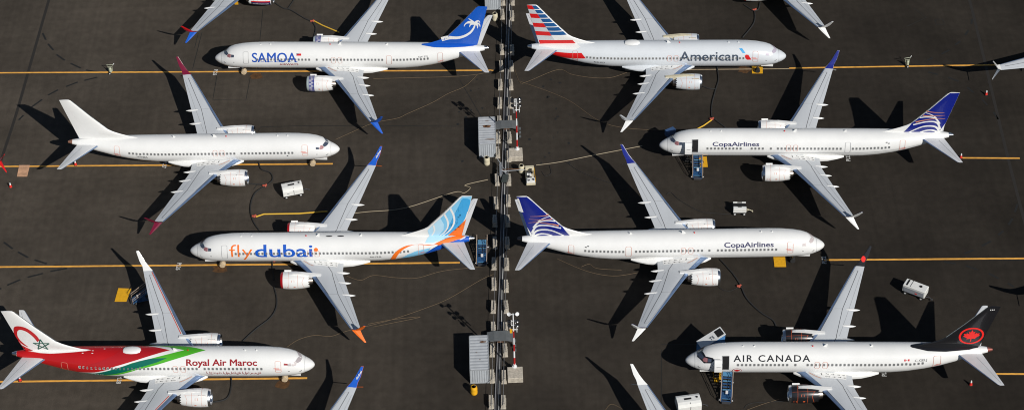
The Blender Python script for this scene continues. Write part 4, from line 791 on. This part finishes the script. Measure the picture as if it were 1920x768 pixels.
pn = ['grey', 'black', 'pale', 'dark grey']
for k, dx in enumerate((-.3, -.1, .1, .28)):
    pts = [(x + dx + .04 * math.sin(i * 1.7 + k), y, .14) for i, (x, y) in enumerate(smooth_pts(RAILS, 6))]
    o = MB().tube(pts, (.07, .08, .06, .07)[k], 8).obj('ground_pipe', PIPEM[k], None, True); tag(o, 'long %s pipe between the two barrier rows, %s from the left' % (pn[k], ordn[k]), 'pipe', 'pipes between the barrier rows')
WIRE = mat('galvanised_wire', (.30, .30, .30), .5, .5)
for side, l in (('left', FENL), ('right', FENR)):
    o = MB().tube([(l[0][0], l[0][1], .88), (l[1][0], l[1][1], .88)], .03, 6).obj('fence_wire', WIRE, None, True); tag(o, 'taut wire strung along the tops of the %s barrier row' % side, 'wire')
# containers
CORR = mat('container_paint', (.44, .47, .50), .55, .1, 0, .15, .8); ROOF = mat('container_roof', (.46, .48, .50), .6, 0, 0, .15, 1.2)
RUST = mat('rust', (.16, .075, .035), .9, 0, 0, .5, 4)
def container(x, y, ln, label, rz=0, rusty=0):
    t = empty('shipping_container', (x, y, 0), rz, label, 'shipping container', 'shipping containers by the fence'); W2, H = 1.16, 2.45; mb = MB()
    def corr(p0, p1, out):
        d = Vector(p1) - Vector(p0); n = int(d.length / .28); pts = []
        for i in range(n):
            for q, o_ in ((0, 0), (.35, 0), (.5, 1), (.85, 1)): pts.append(Vector(p0) + d * ((i + q) / n) - Vector(out) * .045 * o_)
        pts.append(Vector(p1)); vs = [(p.x, p.y, .15) for p in pts] + [(p.x, p.y, H - .1) for p in pts]; m = len(pts)
        mb.add(vs, [[i, i + 1, m + i + 1, m + i] for i in range(m - 1)])
    h = ln / 2
    corr((-W2, -h, 0), (W2, -h, 0), (0, -1, 0)); corr((W2, -h, 0), (W2, h, 0), (1, 0, 0)); corr((W2, h, 0), (-W2, h, 0), (0, 1, 0)); corr((-W2, h, 0), (-W2, -h, 0), (-1, 0, 0)); mb.obj('corrugated_wall', CORR, t)
    mb = MB()
    for sx in (-1, 1):
        for sy in (-1, 1): mb.box((sx * (W2 - .03), sy * (h - .03), H / 2), (.14, .14, H))
        mb.box((sx * W2, 0, H - .05), (.09, ln - .1, .1)); mb.box((sx * W2, 0, .09), (.09, ln - .1, .14)); mb.box((0, sx * h, H - .05), (2 * W2 - .1, .09, .1)); mb.box((0, sx * h, .09), (2 * W2 - .1, .09, .14))
    mb.obj('frame', mat('container_frame', (.36, .38, .40), .6, 0, 0, .2, 2), t)
    mb = MB(); n = 11; vs = []; 
    for i in range(n * 4 + 1):
        yy = -h + .08 + (ln - .16) * i / (n * 4); zz = H - .02 - (.035 if i % 4 in (0, 3) else 0); vs += [(-W2 + .05, yy, zz), (W2 - .05, yy, zz)]
    mb.add(vs, [[2 * i, 2 * i + 1, 2 * i + 3, 2 * i + 2] for i in range(n * 4)]); mb.obj('roof', ROOF, t)
    for cx, cy, a, b in rusty:
        mb = MB(); pts = [(cx + a * math.cos(q) * random.uniform(.7, 1.2), cy + b * math.sin(q) * random.uniform(.6, 1.2), H + .004) for q in [k * .524 for k in range(12)]]
        mb.add(pts, [list(range(12))]).obj('rust_patch', RUST, t)
    return t
container(CONT1[0], CONT1[1] + .3, 5.75, 'corrugated grey container with rusty roof, upper one beside the fence', R(.4), 1 and [(0, .9, .65, .3), (.4, -1.9, .7, .12), (0, 2.0, .3, .06), (-.1, .95, .2, .12)])
container(CONT2[0] - .05, CONT2[1] + .25, 5.8, 'corrugated grey container with small roof stains, lower one with yellow barrel', R(.6), [(.5, 1.8, .45, .16), (-.3, 0, .12, .06), (.1, -1.2, .1, .06)])
container(CONT0[0], CONT0[1] + 1.2, 5.75, 'corrugated grey container cut by the top edge of the frame', R(.4), [(-.4, -2.3, .3, .08)])
# cable bridges over the fence
PLM = mat('steel_plate', (.17, .18, .18), .55, .3, 0, .15, 1.5)
for (x, y), t in ((RAMP1, 'flat grey steel bridge over the barriers beside the upper container'), (RAMP2, 'flat grey steel bridge over the barriers beside the lower container')):
    e = empty('fence_bridge', (x, y, 0), 0, t, 'footbridge', 'steel bridges over the fence')
    mb = MB(); W2 = 1.65; mb.add([(-W2, -.85, .92), (-.75, -.85, 1.12), (.75, -.85, 1.12), (W2, -.85, .92), (-W2, .85, .92), (-.75, .85, 1.12), (.75, .85, 1.12), (W2, .85, .92)] + [(-W2, -.85, .84), (-.75, -.85, 1.04), (.75, -.85, 1.04), (W2, -.85, .84), (-W2, .85, .84), (-.75, .85, 1.04), (.75, .85, 1.04), (W2, .85, .84)],
        [[0, 1, 5, 4], [1, 2, 6, 5], [2, 3, 7, 6], [8, 9, 1, 0], [9, 10, 2, 1], [10, 11, 3, 2], [12, 13, 5, 4], [13, 14, 6, 5], [14, 15, 7, 6], [0, 4, 12, 8], [3, 7, 15, 11], [8, 9, 13, 12], [9, 10, 14, 13], [10, 11, 15, 14]]); mb.obj('deck', PLM, e)
    for sx in (-1, 1):
        for sy in (-1, 1): MB().box((sx * 1.58, sy * .78, .42), (.08, .08, .84)).obj('leg', WIRE, e)
    mb = MB(); mb.box((0, -.95, 1.0), (.8, .12, .06)); mb.obj('rusty_step', RUST, e)
    for k in range(3): mb = MB(); mb.box((W2 + .18 + .02, -.6 - .55 * k, .75 - .25 * k), (.3, .5, .05)); mb.obj('step', PLM, e)
# floodlight masts
MRED = mat('mast_red', (.42, .012, .012), .4); MWH = mat('mast_white', (.75, .75, .75), .4)
def mast(b, p, t, H0, H1, white, bl):
    bb = tag(MB().box((0, 0, .42), (1.9, 1.95, .84), bev=.04).obj('concrete_block', CONC, None, False, (b[0], b[1], 0), (0, 0, R(1))), bl, 'concrete base', 'mast foundations')
    e = empty('light_mast', (p[0], p[1], .84), 0, t, 'light mast', 'floodlight masts'); hh = (H0 - .84 - .5) / 5
    MB().lathe([(.32, 0), (.32, .06), (.2, .08), (.17, .5)], n=14).obj('foot', MWH, e, True)
    for k in range(5): MB().tube([(0, 0, .5 + k * hh), (0, 0, .5 + (k + 1) * hh)], .125 - .01 * k, 12).obj('mast_section', MRED if k % 2 == 0 else MWH, e, True)
    z0 = H0 - .84; z1 = H1 - .84; MB().tube([(0, 0, z0), (0, 0, z1)], .08, 8).obj('top_pole', MWH, e, True)
    mb = MB()
    for zz, hw in ((z0 + .25, .5), (z0 + 1.0, .42), (z0 + 1.75, .5), (z1 - .1, .42)): mb.box((0, 0, zz), (2 * hw, .09, .09))
    for sx in (-1, 1): mb.box((sx * .42, 0, z0 + .25), (.08, .1, .9)); mb.box((sx * .25, 0, z0 + 1.45), (.07, .08, .9))
    mb.obj('crossbars', MWH, e)
    for zz in (z0 + 1.0, z0 + 1.75, z1 - .05):
        for sx in (-1, 1):
            l = MB().lathe([(.06, -.14), (.14, -.1), (.25, .12), (.25, .16), (.1, .1)], n=12).obj('floodlight', MWH if white and zz > z1 - .3 else BLACK, e, True, (sx * .46, -.1, zz + .15), (R(65), 0, R(20 * sx)))
    MB().box((-.3, -.16, z0 + .15), (.3, .22, .5)).obj('junction_box', YEL if white else WIRE, e)
mast(MASTBASE1, MAST1, 'red and white banded light mast with black lamps beside the upper container', 7.7, 9.9, False, 'square concrete base under the upper light mast')
mast(MASTBASE2, MAST2, 'red and white banded light mast with white lamps beside the lower container', 7.2, 10.2, True, 'square concrete base under the lower light mast')
# barrels
def barrel(p, m, lab, h=1.25, r_=.42):
    e = empty('barrel', (p[0], p[1], 0), 0, lab, 'barrel', 'barrels by the fence')
    MB().lathe([(r_ * .8, 0), (r_, .1), (r_ * 1.04, h * .35), (r_ * .97, h * .4), (r_ * 1.04, h * .65), (r_, h * .9), (r_ * .85, h)], n=20).obj('barrel_body', m, e, True)
    MB().lathe([(r_ * .8, h), (r_ * .82, h + .05), (r_ * .7, h + .08), (r_ * .68, h - .0)], n=20).obj('lid', m, e, True)
    MB().lathe([(.07, h + .08), (.07, h + .13)], (.15, .1, 0), 8).obj('cap', WIRE, e)
barrel(BARRELY, YEL, 'yellow plastic barrel in front of the lower container'); barrel(BARRELA, CREAM, 'cream barrel in front of the upper container'); barrel(BARRELB, CREAM, 'cream barrel between the mast base and the cream tug'); barrel(BARRELC, CREAM, 'cream barrel in front of the container at the top edge')
# hose boom over the fence
e = empty('hose_boom', (ARM[0], ARM[1], 0), 0, 'grey steel hose boom crossing the barriers below the upper bridge', 'hose boom'); GS = mat('grey_steel', (.40, .42, .44), .4, .5)
MB().box((0, .3, 1.05), (.3, 2.6, .22)).tube([(0, -.9, 0), (0, -.9, 1.0)], .08, 6).tube([(0, 1.5, 0), (0, 1.5, 1.0)], .08, 6).obj('beam', GS, e)
for a, b in (((0, 1.2, 1.2), (1.1, -.6, .7)), ((0, .2, 1.2), (1.4, -1.0, .6)), ((.1, -.2, 1.1), (3.6, .2, .9)), ((.1, .1, 1.1), (3.6, .45, .9)), ((-.4, 1.6, 1.8), (.1, 1.2, 1.1))): MB().tube([a, b], .05, 6).obj('strut', GS if a[1] != .1 else RUST, e)
MB().box((.55, -1.5, .9), (.75, 1.6, .05), rz=R(-12)).obj('dark_panel', mat('mesh_panel', (.05, .06, .055), .6), e)
# ---------------- ground power carts ----------------
CARTW = mat('cart_white', (.78, .78, .75), .4, 0, .2, .05, 2); CARTG = mat('cart_grey', (.30, .32, .35), .5); STEELG = mat('cart_chassis', (.05, .05, .055), .5)
def whl(par, x, y, r_=.24):
    o = MB().lathe([(r_ * .5, -.09), (r_, -.08), (r_, .08), (r_ * .5, .09)], n=14, axis='Y').obj('wheel', RUBBER, par, True, (x, y, r_)); MB().lathe([(.02, -.1), (r_ * .5, -.1), (r_ * .5, .1), (.02, .1)], n=12, axis='Y').obj('hub', MWH, o, True)
def cart(p, rz, L_, W_2, H, label, kind):
    e = empty('ground_power_cart', (p[0], p[1], 0), R(rz), label, 'power cart', 'ground support carts'); h = L_ / 2; w2 = W_2 / 2
    MB().box((0, 0, .42), (L_ * .96, W_2 * .86, .16)).obj('chassis', STEELG, e)
    for sx in (-1, 1):
        for sy in (-1, 1): whl(e, sx * h * .72, sy * w2 * .88)
    dbx = h + .9
    MB().tube([(h * .9, -.3, .45), (h + .45, 0, .42), (h * .9, .3, .45)], .05, 6).tube([(h + .45, 0, .42), (dbx, -.15, .3)], .055, 6).tube([(dbx, -.3, .3), (dbx, 0, .3)], .05, 6).obj('tow_bar', CREAM if kind == 'open' else STEELG, e)
    zc, zh = .5 + (H - .5) / 2, H - .5
    if kind == 'curved':
        pr = [(-w2, .5), (w2, .5), (w2, H * .72), (w2 * .8, H * .93), (w2 * .45, H), (-w2 * .45, H), (-w2 * .8, H * .93), (-w2, H * .72)]
        mb = MB(); n = 8; mb.v = [Vector((x, y, z)) for x in (-h, h) for y, z in pr]; mb.f = [list(range(8))[::-1], list(range(8, 16))] + [[i, (i + 1) % 8, 8 + (i + 1) % 8, 8 + i] for i in range(8)]
        mb.obj('canopy', CARTW, e)
        MB().box((-.1, 0, H + .01), (.9, .26, .05)).obj('exhaust_slot', DARK, e); MB().lathe([(.02, H), (.14, H + .03), (.14, H + .07)], (h * .72, .1, 0), 10).obj('exhaust_cap', DARK, e)
        MB().box((.1, -w2 - .005, .95), (.06, .03, .75)).box((.1, 0, H * .97), (.03, W_2 * .9, .02)).obj('door_gap', STEELG, e); MB().box((-h * .5, -w2 - .01, .9), (.3, .02, .12)).obj('louvre', CARTG, e)
    elif kind == 'box':
        MB().box((0, 0, zc), (L_, W_2, zh), bev=.05).obj('canopy', CARTW, e)
        MB().box((-h * .72, 0, H + .012), (.22, W_2 * .8, .03)).box((-h * .38, 0, H + .012), (.05, W_2 * .96, .03)).obj('roof_slots', DARK, e)
        MB().lathe([(.02, H + .005), (.2, H + .02), (.2, H + .05)], (h * .42, .1, 0), 14).obj('fan_outlet', DARK, e)
        MB().box((0, -w2 - .012, .95), (L_ * .9, .03, .7)).obj('side_panel', CARTG, e); MB().box((.35, -w2 - .03, .85), (.3, .04, .16)).obj('control_panel', CONER, e); MB().box((0, w2 + .012, .95), (L_ * .8, .03, .6)).obj('side_panel', CARTG, e)
    elif kind == 'open':
        MB().box((0, -w2 * .62, .5 + zh * .42), (L_, W_2 * .36, zh * .84), bev=.04).obj('tool_box', CARTW, e); MB().box((0, w2 * .25, .8), (L_ * .96, W_2 * .6, .5)).obj('bed', DARK, e)
        for sx in (-1, 1): MB().box((sx * h * .65, w2 * .88, .9), (L_ * .32, .14, .6), bev=.02).obj('side_post', CARTW, e)
        MB().tube([(-h, w2 * .88, 1.1), (h, w2 * .88, 1.1)], .04, 6).obj('rail', CARTW, e); MB().box((0, -w2 * .3, 1.2), (.5, .3, .12)).obj('latch_cover', DARK, e)
    return e
cart(GPU_W, 14, 2.75, 1.7, 1.7, 'white round-topped cart on the left below the all-white airliner nose', 'curved')
cart(GPU_K, -32, 3.0, 1.35, 1.6, 'white boxy cart with round roof outlet, at the right above the black tail fin', 'box')
cart(GPU_B, -3, 1.75, 1.5, 1.35, 'white open cart with black bed and tow bar between the two globe tail airliners', 'open')
cart(GPU_BOT, 8, 2.9, 1.9, 1.8, 'white round-topped cart cut by the bottom edge near the plain white winglet', 'curved')
# cream tug
e = empty('belt_tug', (TRUCK_Y[0], TRUCK_Y[1], 0), R(3), 'cream open tug with exposed machinery right of the upper mast base', 'tug')
MB().box((0, 0, .45), (1.25, 3.1, .4), bev=.05).obj('chassis', CREAM, e); MB().box((0, 1.2, .95), (1.2, .6, .6), bev=.06).obj('hood', CREAM, e); MB().box((0, -1.1, .8), (1.15, .75, .35), bev=.04).obj('rear_deck', CARTW, e)
MB().box((.05, .45, .9), (.7, .5, .12)).obj('seat_pit', DARK, e); MB().box((-.2, .35, 1.0), (.4, .35, .4), bev=.05).obj('seat', RUBBER, e)
MB().tube([(.15, .75, .9), (.15, .62, 1.25)], .03, 6).lathe([(.17, 1.24), (.2, 1.27), (.17, 1.3)], (.15, .6, 0), 12).obj('steering_wheel', RUBBER, e)
for k in range(9): MB().box((random.uniform(-.45, .45), random.uniform(-1.3, .0), .9 + random.uniform(0, .15)), (random.uniform(.12, .35), random.uniform(.12, .4), random.uniform(.15, .35)), rz=random.uniform(0, 1)).obj('machinery', CARTW if k % 3 else STEELG, e)
MB().box((.66, .1, .75), (.05, 2.9, .12)).obj('side_rail', YEL, e)
for sx in (-1, 1):
    for sy in (-1, 1): whl(e, sx * .5, sy * 1.1, .28)
# wheeled extinguishers
EXG = mat('pale_green_paint', (.42, .44, .32), .5); ext0 = None
for p, rz, t in ((EXT1, 0, 'pale green wheeled extinguisher on the yellow line at the upper left'), (EXT2, 12, 'pale green wheeled extinguisher on the yellow line at the upper right')):
    if ext0 is None:
        e = ext0 = empty('wheeled_extinguisher', (*p, 0), R(rz), t, 'fire extinguisher', 'wheeled extinguishers'); e.scale = (.85, .85, .85)
        MB().lathe([(.1, .15), (.24, .25), (.26, .9), (.2, 1.1), (.06, 1.2)], n=14).obj('tank', EXG, e, True)
        MB().tube([(-.3, .15, .3), (-.34, .2, 1.2), (-.55, .3, 1.55), (.55, .3, 1.55), (.34, .2, 1.2), (.3, .15, .3)], .045, 6).tube([(-.34, .2, 1.2), (.34, .2, 1.2)], .035, 6).obj('handle_frame', EXG, e, True); whl(e, -.1, -.42, .22); whl(e, -.1, .42, .22)
        MB().tube([(.5, .3, 1.5), (.75, .45, 1.75)], .05, 6).obj('nozzle', MWH, e)
    else:
        c = ext0.copy(); COL.objects.link(c); c.location = (*p, 0); c.rotation_euler = (0, 0, R(rz)); c['label'] = t
        for ch in list(ext0.children):
            d = ch.copy(); COL.objects.link(d); d.parent = c
            for g in ch.children: h_ = g.copy(); COL.objects.link(h_); h_.parent = d
# blue mobile steps
SBL = mat('steps_blue', (.025, .09, .22), .45, 0, .2, .15, 3); SBL2 = mat('steps_light_blue', (.09, .25, .42), .45); HR = mat('handrail_bare', (.40, .31, .24), .5)
def steps(p, rz, label, H=2.05):
    e = empty('mobile_steps', (p[0], p[1], 0), R(rz), label, 'mobile steps', 'blue mobile steps')
    y0, y1, y2 = -1.9, .75, 1.6; n = 9
    MB().box((0, (y1 + y2) / 2, H), (1.25, y2 - y1, .1)).obj('platform', SBL2, e)
    for k in range(n):
        t = (k + .5) / n; MB().box((0, y0 + (y1 - y0) * t, H * (k + 1) / (n + 1)), (.95, .2, .05)).obj('step', SBL2 if k % 3 == 1 else SBL, e)
    for sx in (-1, 1):
        MB().add([(sx * .58 + q, y, z) for q in (-.03, .03) for y, z in ((y0, .1), (y0, .3), (y1, H + .05), (y2, H + .05), (y2, H - .15), (y1 + .1, H - .15))], [[0, 1, 2, 3, 4, 5], [6, 7, 8, 9, 10, 11]] + [[i, (i + 1) % 6, 6 + (i + 1) % 6, 6 + i] for i in range(6)]).obj('stringer', SBL, e)
        MB().tube([(sx * .68, y0, .35), (sx * .68, y0, 1.2), (sx * .68, y1, H + .95), (sx * .68, y2, H + .95), (sx * .68, y2, H)], .05, 6).tube([(sx * .68, y1, H), (sx * .68, y1, H + .95)], .035, 6).tube([(sx * .68, y0 + 1.3, .35 + 1.1), (sx * .68, y0 + 1.3, 2.2)], .035, 6).tube([(sx * .68, y0, .8), (sx * .68, y1, H + .5), (sx * .68, y2, H + .5)], .03, 6).obj('handrail', HR, e, True)
        MB().tube([(sx * .6, y2 - .1, .3), (sx * .6, y2 - .1, H)], .05, 6).tube([(sx * .6, y2 - .1, .35), (sx * .6, y0 + .3, .3)], .06, 6).tube([(sx * .6, y2 - .1, H - .2), (sx * .6, y1 - .8, .35)], .04, 6).obj('frame_leg', SBL, e)
        for yy in (y0 + .4, y2 - .1): whl(e, sx * .75, yy, .22)
    MB().box((0, -.7, .38), (1.1, 1.6, .12)).box((.1, -.6, .6), (.5, .4, .35)).obj('drive_unit', SBL, e); MB().box((.05, y0 + .9, 1.05), (.3, .25, .35)).obj('control_box', MWH, e); MB().box((0, y0 - .15, .28), (1.0, .3, .15)).obj('bumper', STEELG, e)
    return e
steps((LIFT_F[0], LIFT_F[1] + .3), -2, 'blue mobile steps beside the fence, behind the swirl tail airliner', 1.35)
steps((LIFT_C[0] + .15, LIFT_C[1] + .3), -3, 'blue mobile steps at the open door of the upper globe tail airliner')
steps((LIFT_K[0] + .25, LIFT_K[1] + .1), -7, 'blue mobile steps at the open door of the black tail airliner')
steps((LIFT_R[0] - .1, LIFT_R[1] + .9), -74, 'blue mobile steps under the wing of the red and green airliner', 2.0).scale = (.85, .85, .85)
# covered boarding ramp on the far side of the black tail airliner
e = empty('covered_ramp', (AIRSTAIR[0][0] - .1, AIRSTAIR[0][1] + .15, 0), R(24), 'white roofed ramp with blue side and dark opening behind the black tail airliner nose', 'boarding ramp')
RB = mat('ramp_blue', (.07, .20, .42), .45)
def rampbody():
    mb = MB(); a = [(-1.7, -.7, 1.0), (-1.7, .7, 1.0), (-1.7, .7, 2.5), (-1.7, -.7, 2.5)]; b = [(1.5, -.7, 1.6), (1.5, .7, 1.6), (1.5, .7, 3.6), (1.5, -.7, 3.6)]
    return mb.add(a + b, [[0, 1, 2, 3], [4, 5, 6, 7], [0, 1, 5, 4], [1, 2, 6, 5], [3, 0, 4, 7]])
rampbody().obj('side_walls', RB, e)
MB().add([(x, y, z + q) for q in (0, .07) for x, y, z in ((-1.75, -.74, 2.49), (-1.75, .74, 2.49), (1.55, .74, 3.62), (1.55, -.74, 3.62))], [[0, 1, 2, 3], [4, 5, 6, 7], [0, 1, 5, 4], [1, 2, 6, 5], [2, 3, 7, 6], [3, 0, 4, 7]]).obj('roof', WHITE, e)
MB().add([(x, y, 2.49 + (x + 1.75) * .3424 + .085) for x, y in ((.55, -.55), (1.42, -.55), (1.42, .55), (.55, .55))], [[0, 1, 2, 3]]).obj('roof_opening', DARK, e)
me = text_me('TS', .03)
for v in me.vertices: x = -.35 + v.co.x * .55; v.co = Vector((x, -.35 + v.co.y * .7, 2.49 + (x + 1.75) * .3424 + .085))
me.name = 'ramp_mark'; link('lettering', me, DNAVY, e)
for sx in (-1.4, 1.2):
    for sy in (-.6, .6): MB().tube([(sx, sy, .3), (sx, sy, 1.3 if sx < 0 else 1.9)], .07, 6).obj('leg', STEELG, e); whl(e, sx, sy * 1.1, .28)
MB().box((0, 0, .5), (3.0, 1.3, .16)).obj('chassis', STEELG, e)
# small hatch cover standing behind the upper globe airliner nose
e = empty('equipment_stand', (C1BOX[0][0], C1BOX[0][1] + .5, 0), R(30), 'dark blue stand half hidden behind the upper globe airliner nose', 'work stand'); MB().box((0, 0, 2.2), (1.4, .8, .9), bev=.05).obj('platform_box', mat('stand_blue', (.04, .09, .20), .5), e)
for sx in (-.6, .6):
    for sy in (-.3, .3): MB().tube([(sx, sy, 0), (sx, sy, 1.8)], .05, 6).obj('leg', STEELG, e)
